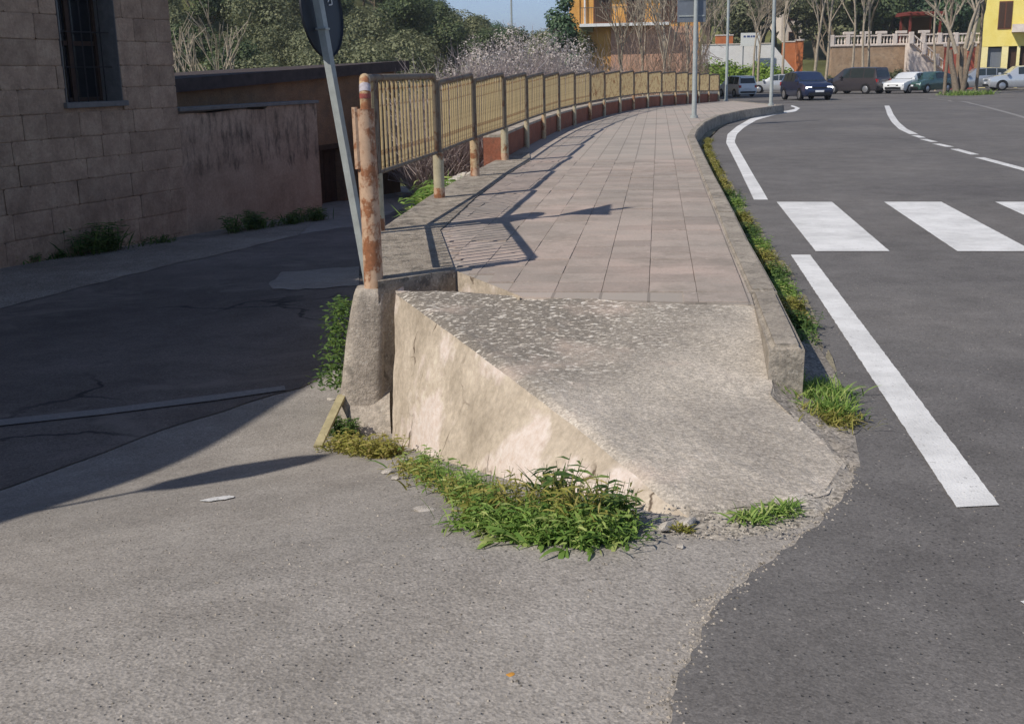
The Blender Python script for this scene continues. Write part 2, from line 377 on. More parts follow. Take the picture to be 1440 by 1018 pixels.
def ground_h(x, y):
    left = zl(x, y) - 0.02
    if y < 26: return left
    t = sst(26, 45, y); fx = -0.7 + 0.006 * y * y
    valley = -2.6 - 2.0 * sst(40, 70, y) if x < fx else -2.0
    base = left * (1 - t) + valley * t
    if x > 0 and y > 60: base = max(base, -1.5)
    return base + hillh(x, y)
xs = frange(-16, 2.2, 0.2); ys = frange(-8, 28, 0.2)
grid_sheet('side_street', xs, ys, zl, M['old'])
M['grass_far'] = simple('rough_hillside', lin(96, 98, 64), 0.95, 0.1, 0.4, 0.25)
big_x = frange(-600, -60, 60) + frange(-52, 72, 4) + frange(90, 600, 60)
big_y = frange(-200, -20, 30) + frange(-10, 22, 4) + frange(24, 220, 4) + frange(250, 900, 60)
def ground_low(x, y):
    if y < 26: return min(zl(x, y), 0) - (0.6 if -17 < x < 70 else 0.4) - 0.25
    return ground_h(x, y)
grid_sheet('terrain', big_x, big_y, ground_low, M['grass_far'])

# side street, shade put into its colour, with its verge along the stone house
def zoff(d): return lambda x, y: zl(x, y) + d
FA = Vector((-6.31, 13.95, 0)); FB = Vector((-3.45, 20.83, 0)); FD = (FA - FB).normalized(); FN = Vector((-FD.y, FD.x, 0))
def strip(name, left, right, n, h, mat, parent=None, sub=6, kind=None, smooth='all'):
    # surface between two polylines, draped on h
    def resample(pl, k):
        pl = [Vector((p[0], p[1], 0)) for p in pl]; L = [0]
        for a, b in zip(pl, pl[1:]): L.append(L[-1] + (b - a).length)
        out = []
        for i in range(k + 1):
            s = L[-1] * i / k; j = max(q for q in range(len(L)) if L[q] <= s + 1e-9); j = min(j, len(pl) - 2)
            t = (s - L[j]) / max(1e-9, L[j + 1] - L[j]); out.append(pl[j].lerp(pl[j + 1], t))
        return out
    A, B = resample(left, n), resample(right, n); mb = MB()
    for i in range(n + 1):
        for j in range(sub + 1):
            p = A[i].lerp(B[i], j / sub)
            if name in ('zebra_stripe', 'edge_line') and p.y < 14: p.x += 0.003 * mn.noise(Vector((p.x * 20, p.y * 20, 0))) + 0.002 * mn.noise(Vector((p.x * 70, p.y * 70, 0))); p.y += 0.004 * mn.noise(Vector((p.x * 20, p.y * 20, 9)))
            mb.v.append((p.x, p.y, h(p.x, p.y)))
    for i in range(n):
        for j in range(sub):
            k = i * (sub + 1) + j; mb.f.append((k, k + 1, k + sub + 2, k + sub + 1))
    o = mb.build(name, mat, parent, smooth=smooth, fix=True)
    bmz = o.data.polygons[0].normal.z
    if bmz < 0: o.data.flip_normals()
    if kind: o['kind'] = kind
    return o
rng = random.Random(4)
def wob(pl, a, n=6, r=random.Random(9)):
    out = []
    for p, q in zip(pl, pl[1:]):
        for k in range(n):
            t = k / n; out.append((p[0] + (q[0] - p[0]) * t + r.uniform(-a, a), p[1] + (q[1] - p[1]) * t + r.uniform(-a, a)))
    out.append((pl[-1][0], pl[-1][1])); return out
pxl = lambda L: [tuple(PL(*q)[:2]) for q in L]
# side street asphalt darkened where the shade falls, out to the shadow's edge
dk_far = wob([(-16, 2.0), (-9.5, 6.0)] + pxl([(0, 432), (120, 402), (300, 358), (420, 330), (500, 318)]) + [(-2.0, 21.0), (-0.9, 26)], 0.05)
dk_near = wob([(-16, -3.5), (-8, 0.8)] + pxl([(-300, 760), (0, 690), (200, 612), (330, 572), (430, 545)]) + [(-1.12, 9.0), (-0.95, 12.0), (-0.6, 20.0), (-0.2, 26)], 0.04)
strip('shaded_street', dk_far, dk_near, 160, zoff(0.006), M['street'], None, 24, 'structure')
# pale gravelly verge at the foot of the house
vf = [tuple((FA + FD * 8)[:2]), tuple(FA[:2]), tuple(FB[:2])]
vn = wob([tuple((FA + FD * 8 + FN * 1.6)[:2])] + pxl([(0, 436), (150, 396), (300, 360), (420, 332)]), 0.06)
strip('gravel_verge', vf, vn, 60, zoff(0.012), M['gravel'], None, 8, 'structure')
st_line = strip('faded_line', pxl([(-500, 648), (-40, 597), (150, 577), (300, 558), (400, 545)]), pxl([(-500, 660), (-40, 606), (150, 585), (300, 566), (402, 551)]), 120, zoff(0.014), M['faded_paint'], None, 2)
st_line.parent = bpy.data.objects['shaded_street']
pp = strip('asphalt_patch', wob(pxl([(380, 400), (400, 384), (505, 376)]), 0.05), wob(pxl([(384, 408), (420, 409), (505, 403)]), 0.05), 20, zoff(0.013), M['old'], bpy.data.objects['shaded_street'], 4)
pa = PL(308, 702)
mb = MB(); mb.poly([(pa.x + 0.075 * math.cos(a) * rng.uniform(0.7, 1.1), pa.y + 0.055 * math.sin(a) * rng.uniform(.7, 1.1), zl(pa.x, pa.y) + 0.03) for a in frange(0, 6.0, 0.4)])
o = mb.build('paint_splash', M['worn_paint'], bpy.data.objects['side_street'])
for q in o.data.vertices: q.co.z = zl(q.co.x, q.co.y) + 0.005

# main road: one dark sheet from behind the camera to the far bend
seam_px = [(1143, 455), (1155, 490), (1170, 530), (1186, 575), (1192, 620), (1200, 655), (1195, 690), (1155, 735), (1100, 780), (1050, 815), (1010, 850), (990, 890), (962, 945), (946, 985), (938, 1030)]
seam = [tuple(PR(*q)[:2]) for q in seam_px]
seam = seam[:1] + wob(seam[1:], 0.010, 5) + [(0.25, 1.5), (0.1, 0.5), (-0.1, -8)]
gut_px = [(1129, 425), (1115, 397), (1085, 355), (1055, 308), (1038, 281), (1017, 246), (1000, 218), (993, 205), (996, 196), (1011, 181), (1040, 167), (1075, 158), (1100, 154)]
gutter = [tuple(PR(*q)[:2]) for q in gut_px]
road_left = list(reversed(seam)) + wob(gutter, 0.012, 4) + [(8.4, 34.2), (9.3, 47.1), (9.2, 55), (11.5, 62), (11.5, 116)]
mb = MB(); ROADZ = 0.010
Ys = []
def left_x(y):
    best = None
    for a, b in zip(road_left, road_left[1:]):
        if min(a[1], b[1]) <= y <= max(a[1], b[1]) and abs(a[1] - b[1]) > 1e-6:
            t = (y - a[1]) / (b[1] - a[1]); x = a[0] + (b[0] - a[0]) * t; best = x if best is None else min(best, x)
    return best if best is not None else 0.25
ysr = frange(-8, 1.5, 1.0) + frange(1.6, 12, 0.025)[0:] + frange(12.1, 40, 0.1) + frange(40.5, 115, 0.5)
cols = [0, .02, .05, .1, .2, .35, .5, .7, 1.0]
for y in ysr:
    x0 = left_x(y); x1 = 70.0
    for c in cols:
        x = x0 + (x1 - x0) * c * c; mb.v.append((x, y, zr(y) + ROADZ))
    mb.v.append((x0 - 0.004, y, zr(y) - 0.06))
nc = len(cols) + 1
for j in range(len(ysr) - 1):
    for i in range(len(cols) - 1):
        k = j * nc + i; mb.f.append((k, k + 1, k + nc + 1, k + nc))
    k = j * nc; mb.f.append((k + nc - 1, k, k + nc, k + 2 * nc - 1))
road = mb.build('road', M['road'], None, smooth=True); road['kind'] = 'structure'
LZ = lambda x, y: zr(y) + ROADZ + 0.004
def mark(name, L, R, mat='white_paint', n=12):
    return strip(name, [tuple(PR(*q)[:2]) if len(q) == 2 else q[:2] for q in L], [tuple(PR(*q)[:2]) if len(q) == 2 else q[:2] for q in R], n, LZ, M[mat], road, 2)
mark('edge_line', [(1345, 719), (1112, 361)], [(1405, 716), (1139, 361)], n=220)
mark('edge_line', [(1060, 283), (1040, 240), (1021, 202), (1023, 190), (1036, 179), (1055, 168), (1084, 160), (1115, 155.5), (1119, 153), (1112, 150.5)],
     [(1080, 283), (1055, 240), (1033, 201), (1036, 190), (1047, 180), (1064, 170), (1090, 162.5), (1119, 157.8), (1125, 153.2), (1113, 148.8)], n=60)
z0 = PR(1092, 286); z1 = PR(1243, 286); a0 = PR(1147, 356); a1 = PR(1346, 356)
hw = (PR(1170, 286) - z0); aw = PR(1251, 356) - a0
for k in range(6):
    p = z0 + (z1 - z0) * k; q = a0 + (a1 - a0) * k
    mark('zebra_stripe', [(q.x, q.y, 0), (p.x, p.y, 0)], [(q.x + aw.x, q.y + aw.y, 0), (p.x + hw.x, p.y + hw.y, 0)], n=90)
def cline(name, pts, wdt, mat='worn_paint', n=16):
    c = [Vector(tuple(PR(*q)[:2]) + (0,)) for q in pts]; L, R = [], []
    for i, p in enumerate(c):
        t = (c[min(i + 1, len(c) - 1)] - c[max(i - 1, 0)]).normalized(); nn = Vector((-t.y, t.x, 0)) * wdt / 2
        L.append(((p + nn).x, (p + nn).y, 0)); R.append(((p - nn).x, (p - nn).y, 0))
    return mark(name, L, R, mat, n)
cline('centre_line', [(1285, 190), (1270, 183), (1259, 173), (1252, 162), (1249, 154), (1247, 149.5)], 0.16, n=30)
for q in ([(1286, 191.5), (1297, 195)], [(1298, 197), (1314, 201)], [(1316, 203.5), (1336, 208)], [(1342, 211), (1371, 219)], [(1377, 223), (1440, 240), (1500, 257)]): cline('centre_line', q, 0.13, n=8)
cline('edge_line', [(1520, 196), (1440, 166), (1400, 155), (1368, 147), (1335, 142), (1305, 139)], 0.14, 'faded_paint', 30)
o = PR(1434, 852)
mark('edge_line', [(o.x, o.y, 0), (o.x + 0.02, o.y - 0.13, 0)], [(o.x + 1.2, o.y + 0.3, 0), (o.x + 1.2, o.y + 0.17, 0)], n=4)

# ------------------------------------------------------------------ raised pavement
fence_uY = [(525, 6.05), (532, 8.02), (618, 10.15), (668, 12.3), (710, 14.5), (741, 17.0), (765, 19.3), (786, 21.6), (808, 23.9), (830, 26.2), (850, 28.5), (872, 30.8), (891, 33.0), (911, 35.2), (930, 37.2), (950, 39.2), (967, 41.2), (983, 43.2), (997, 45.2), (1011, 47.2)]
fence = []
for u, Y in fence_uY:
    p = PY(u, 103 - 0.021 * (u - 720) + FPX * (CAMH - SW) / Y, Y); fence.append(Vector((p.x, Y, SW + zr(Y))))
outer = [PS(536, 398), PS(536, 326)] + [p + Vector((-0.10, 0.03, 0)) for p in fence[2:]]
outer = [Vector((p.x, p.y, SW + zr(p.y))) for p in outer]
kerb_px = [(1132, 489), (1093, 411), (1054, 342), (1033, 300), (1004, 246), (988, 214), (978, 193), (981, 184), (993, 172), (1013, 163), (1045, 156), (1084, 150.8)]
kerb_o = [PS(*q) for q in kerb_px]; kerb_o = [Vector((p.x, p.y, SW + zr(p.y))) for p in kerb_o]
kerb_o.append(Vector((8.1, 34.0, SW + zr(34.0)))); end = Vector((9.1, 47.0, SW + zr(47.0)))
kerb_o.append(end)
def offset(pl, d):
    out = []
    for i, p in enumerate(pl):
        t = (pl[min(i + 1, len(pl) - 1)] - pl[max(i - 1, 0)]); t.z = 0; t.normalize(); out.append(p + Vector((-t.y, t.x, 0)) * d)
    return out
kerb_i = offset(kerb_o, 0.13)
notch = [PS(645, 381), PS(734, 416)]
top_r = PS(1060, 427)
# slab carrying the tiles
slab_top = [notch[0], notch[1], top_r] + [p for p in kerb_i if p.y > top_r.y + 0.05] + list(reversed(outer[2:])) + [outer[1], outer[0]]
pave = empty('pavement'); pave['kind'] = 'structure'
mb = MB(); mb.prism([(p.x, p.y, p.z - 0.004) for p in slab_top], -1.6)
slab = mb.build('slab', M['far_tile'], pave, fix=True)
# ledge of rough concrete along the railing foot
led_in = [p + Vector((0.42, -0.04, 0)) for p in outer[:5]]; led_in[0] = notch[0] + Vector((-0.02, -0.03, 0))
ret = empty('retaining_wall', outer[0]); tag(ret, 'rough concrete retaining wall and ledge carrying the yellow railing', 'wall')
mb = MB()
ring = [outer[0] + Vector((-0.015, -0.03, 0))] + [p + Vector((-0.012, 0, 0)) for p in outer[1:6]] + [outer[5] + Vector((0.12, -0.02, 0))] + [p for p in reversed(led_in)]
mb.prism([(p.x - outer[0].x, p.y - outer[0].y, p.z + 0.012 - outer[0].z) for p in ring], -2.2)
cap = mb.build('ledge', M['ledge'], ret, fix=True)
mb = MB(); body = [p + Vector((0.03, 0.03, 0)) for p in outer[:6]]
out2 = [p + Vector((-0.035, 0.0, 0)) for p in outer[:6]]
mb = MB()
for i in range(1, 5):
    a, b, c, d = out2[i], out2[i + 1], outer[i + 1], outer[i]
    mb.prism([(q.x - outer[0].x, q.y - outer[0].y, -0.05) for q in (a, b, c, d)], -2.0)
mb.build('wall_face', M['concrete'], ret, fix=True)
# tiles, one by one, as far as they can be told apart
td = Vector((0.13, 1, 0)).normalized(); tn = Vector((td.y, -td.x, 0)); T0 = PS(912, 424); T0.z = 0
TS, TR = 0.236, 0.25
def inside(p, poly):
    c = False
    for a, b in zip(poly, poly[1:] + poly[:1]):
        if (a.y > p.y) != (b.y > p.y) and p.x < (b.x - a.x) * (p.y - a.y) / (b.y - a.y) + a.x: c = not c
    return c
tile_area = [notch[0] + Vector((0.0, 0.02, 0)), notch[1], top_r] + [p for p in kerb_i if top_r.y + 0.05 < p.y < 24] + list(reversed(led_in[1:]))
tile_meshes = []
for k in range(6):
    r = random.Random(k); mb = MB(); mb.box(0.0014, TS - 0.0014, 0.0008, TR - 0.0008, -0.03, 0.0, 0.0016)
    me_o = mb.build('tile', M['tile']); tile_meshes.append(me_o.data); bpy.data.objects.remove(me_o)
rot = math.atan2(-td.x, td.y); cnt = 0; far_mb = MB(); r = random.Random(2)
def clip_poly(sub, clip):
    # Sutherland-Hodgman needs convex clip: use the tile (convex) as clip region of nothing; here keep tiles wholly or partly inside
    return sub
cand = []
for j in range(0, 60):
    for i in range(-14, 16):
        c = T0 + tn * (i * TS) + td * (j * TR); mid = c + tn * TS / 2 + td * TR / 2
        cs = [c + tn * 0.01 + td * 0.01, c + tn * (TS - .01) + td * .01, c + tn * (TS - .01) + td * (TR - .01), c + tn * .01 + td * (TR - .01)]
        ins = [inside(q, tile_area) for q in cs]
        if all(ins): cand.append((mid.y, c, 1.0, 0.0))
        elif inside(mid, tile_area) or any(ins):
            lo, hi = 0.0, 1.0                                 # cut tile across its width to fit the edge
            ss = [k / 24 for k in range(25) if inside(c + tn * TS * k / 24 + td * 0.01, tile_area) and inside(c + tn * TS * k / 24 + td * (TR - 0.01), tile_area)]
            if ss and max(ss) - min(ss) > 0.12: cand.append((mid.y, c + tn * TS * min(ss), max(ss) - min(ss), 0))
cand.sort(key=lambda q: q[0])
for y, c, wdt, _ in cand:
    if cnt >= 300: break
    o = inst('tile', tile_meshes[r.randrange(6)], pave, (c.x, c.y, SW + r.uniform(0.0, 0.005)), (r.uniform(-.008, .008), r.uniform(-.008, .008), rot + r.uniform(-.004, .004)), (wdt, 1, 1)); cnt += 1
TILE_END = cand[min(len(cand) - 1, 299)][0]

# kerb stone line
krb = empty('kerb'); krb['kind'] = 'structure'
seglen = []
def resamp(pl, step):
    out = [pl[0]]; acc = 0
    for a, b in zip(pl, pl[1:]):
        n = max(1, int((b - a).length / step))
        for k in range(1, n + 1): out.append(a.lerp(b, k / n))
    return out
ko = resamp(kerb_o, 0.9); ki = offset(ko, 0.135)
r = random.Random(8)
for i in range(len(ko) - 1):
    a, b, c, d = ko[i], ko[i + 1], ki[i + 1], ki[i]
    e = (b - a).normalized() * 0.004
    mb = MB(); dz = r.uniform(-.003, .003) + 0.012
    top = [a + e, b - e, c - e, d + e]
    bm = bmesh.new(); vt = [bm.verts.new((p.x, p.y, p.z + dz)) for p in top]; vb = [bm.verts.new((p.x - (0.0 if q in (2, 3) else -0.0), p.y, zr(p.y) - 0.25)) for q, p in enumerate(top)]
    bm.faces.new(vt); bm.faces.new(vb[::-1])
    for q in range(4): bm.faces.new((vt[q], vb[q], vb[(q + 1) % 4], vt[(q + 1) % 4]))
    bmesh.ops.recalc_face_normals(bm, faces=bm.faces[:])
    ed = [x for x in bm.edges if x.verts[0] in vt and x.verts[1] in vt]
    bmesh.ops.bevel(bm, geom=ed, offset=0.015 if i else 0.022, segments=3, affect='EDGES')
    if i == 0:
        bmesh.ops.subdivide_edges(bm, edges=bm.edges[:], cuts=2, use_grid_fill=True)
        for q in bm.verts: q.co += Vector((r.uniform(-1, 1), r.uniform(-1, 1), r.uniform(-1, 1))) * 0.003
    mb.add_bm(bm); bm.free(); mb.build('kerb_stone', M['kerb'], krb, smooth=True)

# dirt gutter between kerb and asphalt
gl = [tuple(p[:2]) for p in kerb_o[:-1]]; 
gr = [(x + 0.03, y) for x, y in [tuple(PR(*q)[:2]) for q in [(1180, 560), (1150, 480)]] + gutter]
strip('gutter', gl, gr, 120, lambda x, y: zr(y) + 0.004 + 0.006 + 0.012 * math.sin(x * 40) * math.sin(y * 23) * (y < 14), M['dirt'], None, 3, 'structure')

# ------------------------------------------------------------------ ramp with its side wall
rp = empty('ramp', (0, 0, 0)); tag(rp, 'worn concrete ramp with cracked beige plaster side wall leading up to the pavement', 'ramp')
top_l = P(556, 409, 0.205); tip = P(962, 728, 0.0)
Ltop = [P(556, 409, .205), P(640, 469, .165), P(740, 543, .115), P(850, 627, .065), P(925, 690, .03), P(972, 722, .004)]
Rtop = [Vector((kerb_i[0].x + 0.02 + (top_r.x - kerb_i[0].x), top_r.y, 0.222)), P(1072, 470, .17), P(1082, 520, .11), P(1090, 556, .075), P(1145, 610, .035), P(1190, 655, 0.012)]
Rtop[0] = Vector((top_r.x + 0.02, top_r.y, 0.222))
back = [top_l, P(640, 411, .212), P(735, 416, 0.222), Vector((T0.x, T0.y, .224)), Rtop[0]]
front = [Ltop[-1], P(1010, 717, 0.01), P(1060, 712, 0.012), P(1120, 706, 0.012), P(1165, 694, .012), Rtop[-1]]
def rs(pl, n):
    L = [0]
    for a, b in zip(pl, pl[1:]): L.append(L[-1] + (b - a).length)
    out = []
    for i in range(n + 1):
        s = L[-1] * i / n; j = 0
        while j < len(pl) - 2 and L[j + 1] < s: j += 1
        out.append(pl[j].lerp(pl[j + 1], (s - L[j]) / (L[j + 1] - L[j])))
    return out
NU, NV = 70, 80
A, B, Cc, D = rs(Ltop, NV), rs(Rtop, NV), rs(back, NU), rs(front, NU)
mb = MB(); from mathutils import noise as mn
def coons(u, v):
    i, j = int(round(u * NU)), int(round(v * NV))
    p = A[j] * (1 - u) + B[j] * u + Cc[i] * (1 - v) + D[i] * v - (A[0] * (1 - u) * (1 - v) + B[0] * u * (1 - v) + A[-1] * (1 - u) * v + B[-1] * u * v)
    p = p.copy(); z = mn.noise(Vector((p.x * 3, p.y * 3, 0))) * 0.010 + mn.noise(Vector((p.x * 17, p.y * 17, 3))) * 0.0035 + mn.noise(Vector((p.x * 45, p.y * 45, 7))) * 0.0025
    if u < 0.05: p.z -= 0.016 * (1 - u / 0.05) ** 2; p += Vector((-0.62, -0.78, 0)) * (0.008 * mn.noise(Vector((v * 14, 2, 1))) + 0.004 * mn.noise(Vector((v * 60, 5, 1)))) * (1 - u / 0.05) * (v < 0.97)
    p.z += z * min(1, 8 * min(u, 1) + 0.35) - 0.045 * math.sin(math.pi * min(1, u)) * math.sin(math.pi * v) * 0.5
    return p
for j in range(NV + 1):
    for i in range(NU + 1): mb.v.append(tuple(coons(i / NU, j / NV)))
for j in range(NV):
    for i in range(NU):
        k = j * (NU + 1) + i; mb.f.append((k, k + 1, k + NU + 2, k + NU + 1))
top = mb.build('ramp_surface', M['ramp'], rp, smooth='all', fix=True)
if top.data.polygons[0].normal.z < 0: top.data.flip_normals()
# side wall: rounded upper arris, plaster face slightly battered
foot = [PL(548, 622), PL(620, 655), PL(720, 690), PL(830, 725), PL(905, 748), PL(972, 752)]
A2, F2 = rs(Ltop, NV), rs(foot, NV); mb = MB(); NW = 26
for j in range(NV + 1):
    a, f = A2[j], F2[j].copy(); f.z -= 0.15
    a = Vector(coons(0, j / NV)); outn = Vector((-0.62, -0.78, 0))
    for i in range(NW + 1):
        t = i / NW
        p = a.lerp(f, t); 
        rd = 0.03 * (1 - min(1, t * NW / 3)) ** 2
        b = mn.noise(Vector((p.x * 4, p.y * 4, p.z * 6))) * 0.011 + mn.noise(Vector((p.x * 19, p.y * 19, p.z * 19))) * 0.006
        p = p + outn * (b * min(1, t * 8) * (1 if j < NV else 0))
        p.z -= 0.0
        mb.v.append(tuple(p))
for j in range(NV):
    for i in range(NW):
        k = j * (NW + 1) + i; mb.f.append((k, k + NW + 1, k + NW + 2, k + 1))
sw = mb.build('side_wall', M['plaster'], rp, smooth='all', fix=True)
# end face beside the pedestal and back edge in the niche
mb = MB(); a, f = A2[0], F2[0]
bk = [Vector(p) for p in Cc]
e1 = a + Vector((0.10, 0.26, -0.03)); 
mb.quad(a, (a.x + 0.03, a.y + 0.20, a.z - 0.01), (f.x + 0.06, f.y + 0.30, f.z - 0.2), (f.x, f.y, f.z - 0.2))
for p, q in zip(bk, bk[1:]):
    if q.x < T0.x - 0.1: mb.quad(p, q, (q.x, q.y + 0.03, -0.4), (p.x, p.y + 0.03, -0.4))
mb.build('back_face', M['plaster'], rp, fix=False)
# cut face of the pavement in the niche, pale plaster
mb = MB(); a, b = notch; off = Vector((-0.012, -0.012, 0))
mb.quad(a + off + Vector((0, 0, 0.002)), b + off + Vector((0, 0, 0.002)), (b.x - .012, b.y - .012, -0.3), (a.x - .012, a.y - .012, -0.3))
mb.build('niche_face', M['plaster'], rp)
# broken concrete lump at the tip and gravel apron towards the road
def strip3(name, A_, B_, n, sub, mat, bumpy=0.008):
    A_, B_ = rs(A_, n), rs(B_, n); mb = MB()
    for i in range(n + 1):
        for j in range(sub + 1):
            t = j / sub; p = A_[i].lerp(B_[i], t); p.z = A_[i].z + (B_[i].z - A_[i].z) * (t ** 0.8)
            p.z += bumpy * math.sin(math.pi * t) * (mn.noise(Vector((p.x * 14, p.y * 14, 0))) + 0.5 * mn.noise(Vector((p.x * 40, p.y * 40, 2)))); mb.v.append(tuple(p))
    for i in range(n):
        for j in range(sub): k = i * (sub + 1) + j; mb.f.append((k, k + 1, k + sub + 2, k + sub + 1))
    o = mb.build(name, mat, None, smooth='all', fix=True)
    if o.data.polygons[0].normal.z < 0: o.data.flip_normals()
    o['kind'] = 'structure'; return o
Q = lambda u, v, z: P(u, v, z)
edge = [Q(1080, 512, .115), Q(1086, 545, .085)] + [p + Vector((-0.02, 0.0, 0.004)) for p in Rtop[3:]]
strip3('soil_patch', edge, [Q(1140, 470, .03), Q(1172, 520, .018), Q(1192, 565, .014), Q(1203, 615, .012), Q(1213, 672, .009)], 40, 14, M['gravel'], .014)
fr_ = [p + Vector((0, 0.03, 0.004)) for p in front]
strip3('gravel_apron', fr_ , [Q(965, 762, -.006), Q(1010, 768, -.006), Q(1070, 764, -.006), Q(1130, 750, -.006), Q(1175, 716, -.004), Q(1208, 672, .008)], 50, 12, M['gravel'], .010)

# ------------------------------------------------------------------ railing along the pavement
rail = empty('railing', fence[0]); tag(rail, 'long yellow steel railing with rusty posts curving along the raised pavement', 'railing')
O = fence[0]
RT = 1.07
pk = MB(); pk.tube([(0, 0, 0), (0, 0, 1)], 0.0098, 6); pko = pk.build('picket', M['picket'], smooth=True); pk_me = pko.data; bpy.data.objects.remove(pko)
r = random.Random(5)
def rel(p, z=0): return Vector((p.x - O.x, p.y - O.y, p.z - O.z + z))
# first post: thick rusty sleeve with the bent rail pipe pushed into it
b0 = rel(fence[0])
sl = MB(); sl.tube([b0 + Vector((0, 0, -0.09)), b0 + Vector((0.002, 0, 0.3)), b0 + Vector((-0.002, 0, 0.7)), b0 + Vector((-0.004, 0, 0.905))], [0.052, 0.051, 0.052, 0.052], 20)
s0 = sl.build('post', M['sleeve'], rail, smooth=True)
seam_mb = MB(); seam_mb.tube([b0 + Vector((-0.045, -0.03, 0.60)), b0 + Vector((-0.047, -0.03, 0.915))], 0.018, 8); seam_mb.build('old_pipe_stub', M['sleeve'], s0, smooth=True)
p1 = rel(fence[1]); d01 = (p1 - b0); d01.z = 0; d01.normalize()
bend = [b0 + Vector((0.006, 0, 0.86)), b0 + Vector((0.006, 0, 0.97))]
for k in range(1, 8):
    a = k / 7 * math.pi / 2; bend.append(b0 + Vector((0.006, 0, 0.97)) + Vector((0, 0, math.sin(a) * 0.085)) + d01 * (1 - math.cos(a)) * 0.085)
pb = MB(); pb.tube(bend, 0.029, 14); pb.build('bent_pipe', M['post_rust'], s0, smooth=True)
tp = MB(); tp.tube([bend[1] + Vector((0, 0, -0.012)), bend[1] + Vector((0, 0, 0.012))], 0.0305, 14); tp.build('tape', M['tape_red'], s0, smooth=True)
tp = MB(); tp.tube(bend[2:5], 0.0302, 14); tp.build('tape', M['tape_white'], s0, smooth=True)
for i, f in enumerate(fence):
    if i == 0: continue
    b = rel(f); n = 14 if i < 7 else 8
    lean = Vector((r.uniform(-.02, .02), r.uniform(-.02, .02), 0))
    mb = MB(); mb.tube([b + Vector((0, 0, -0.12)), b + Vector((0, 0, 0.41))], 0.048 if i < 5 else 0.038, n)
    po = mb.build('post', M['post_paint'] if i % 3 else M['post_rust'], rail, smooth=True)
    mb = MB(); mb.tube([b + Vector((0, 0, 0.40)), b + Vector((0, 0, RT - 0.05))], 0.032, n); mb.build('upper_post', M['frame_paint'], po, smooth=True)
    if i < 5:
        mb = MB(); mb.tube([b + Vector((0, 0, 0.0)), b + Vector((0, 0, 0.10))], 0.0495, n); mb.build('rust_collar', M['sleeve'], po, smooth=True)
for i in range(len(fence) - 1):
    a, b = rel(fence[i]), rel(fence[i + 1]); d = (b - a); L = d.length; d.normalize(); e = d * 0.045
    mb = MB(); zt, zb = RT - 0.012, 0.41
    A0, B0 = a + e + Vector((0, 0, zt)), b - e + Vector((0, 0, zt + r.uniform(-.012, .012)))
    if i == 0: A0 = bend[-1] + Vector((0, 0, 0.0))
    nseg = 10 if i < 8 else 6; lo = 0.055; U = Vector((0, 0, 1)); h0, h1 = zt - (lo if i > 1 else 0.0), zt
    pa_, pb_ = (a + e * 1.5 if i else a + d * 0.10), b - e * 1.4; R_ = 0.07
    if i == 0: mb.tube([A0, pb_ - d * R_ + U * h1] + [pb_ - d * R_ * (1 - math.sin(q_)) + U * (h1 - R_ * (1 - math.cos(q_))) for q_ in (.4, .8, 1.2, 1.57)] + [pb_ + U * zb], 0.025, nseg)
    else:
        path = [pa_ + U * zb, pa_ + U * (h0 - R_)] + [pa_ + d * R_ * (1 - math.cos(q_)) + U * (h0 - R_ + R_ * math.sin(q_)) for q_ in (.4, .8, 1.2, 1.57)]
        path += [pb_ - d * R_ + U * h1] + [pb_ - d * R_ * (1 - math.sin(q_)) + U * (h1 - R_ * (1 - math.cos(q_))) for q_ in (.4, .8, 1.2, 1.57)] + [pb_ + U * zb]
        mb.tube(path, 0.024 if i < 8 else 0.022, nseg)
    if i == 1: mb.tube([a + U * zt - d * 0.05, pa_ + d * 0.1 + U * zt], 0.025, nseg)
    mb.tube([pa_ + U * zb, pb_ + U * zb], 0.017, 8 if i < 8 else 5)
    if i == 0: mb.tube([pa_ + U * zb, pa_ + U * zt], 0.014, 6)
    pn = mb.build('panel', M['frame_paint'], rail, smooth=True)
    N = 15; q = MB()
    for k in range(N):
        t = (k + 1.0) / (N + 1); c = (a + d * 0.1).lerp(b - d * 0.06, t)
        if i < 9:
            inst('picket', pk_me, pn, (c.x + r.uniform(-.004, .004), c.y, c.z + zb), (r.uniform(-.008, .008), r.uniform(-.008, .008), 0), (1, 1, (h0 + (h1 - h0) * t) - zb - .01))
        else: q.tube([c + Vector((0, 0, zb)), c + Vector((0, 0, h0 + (h1 - h0) * t - .01))], 0.0115, 4, False)
    if i >= 9: tag(q.build('pickets', M['picket'], pn, smooth=True), kind='stuff')

# concrete foot of the first post
foot_o = fence[0].copy(); foot_o.z = -0.58
ped = empty('post_footing', foot_o); tag(ped, 'rough tapering concrete footing under the thick rusty post', 'footing')
mb = MB(); lev = [(404, 521, 40), (412, 521, 45), (430, 520, 50), (470, 517, 56), (520, 514, 62), (560, 512, 66), (580, 514, 72), (600, 515, 76), (640, 515, 78)]
nr = 24; r = random.Random(3)
for v, c, wd in lev:
    p = PY(c, v, 6.05); rr = wd / 1600 * 6.05 / 2
    for k in range(nr):
        an = 2 * math.pi * k / nr; cx, sy = math.cos(an), math.sin(an); sq = 1 / (abs(cx) ** 5 + abs(sy) ** 5) ** 0.2
        jit = 1 + 0.05 * mn.noise(Vector((cx * 2, sy * 2, p.z * 9)))
        mb.v.append((p.x + rr * cx * sq * jit - foot_o.x, p.y + rr * sy * sq * 1.05 * jit - foot_o.y, p.z - foot_o.z))
for i in range(len(lev) - 1):
    for k in range(nr): mb.f.append((i * nr + k, (i + 1) * nr + k, (i + 1) * nr + (k + 1) % nr, i * nr + (k + 1) % nr))
mb.f.append(tuple(range(nr)))
mb.build('footing_block', M['concrete'], ped, smooth='all', fix=True)
p0 = PY(528, 560, 5.85); p1_ = PY(528, 640, 5.75)
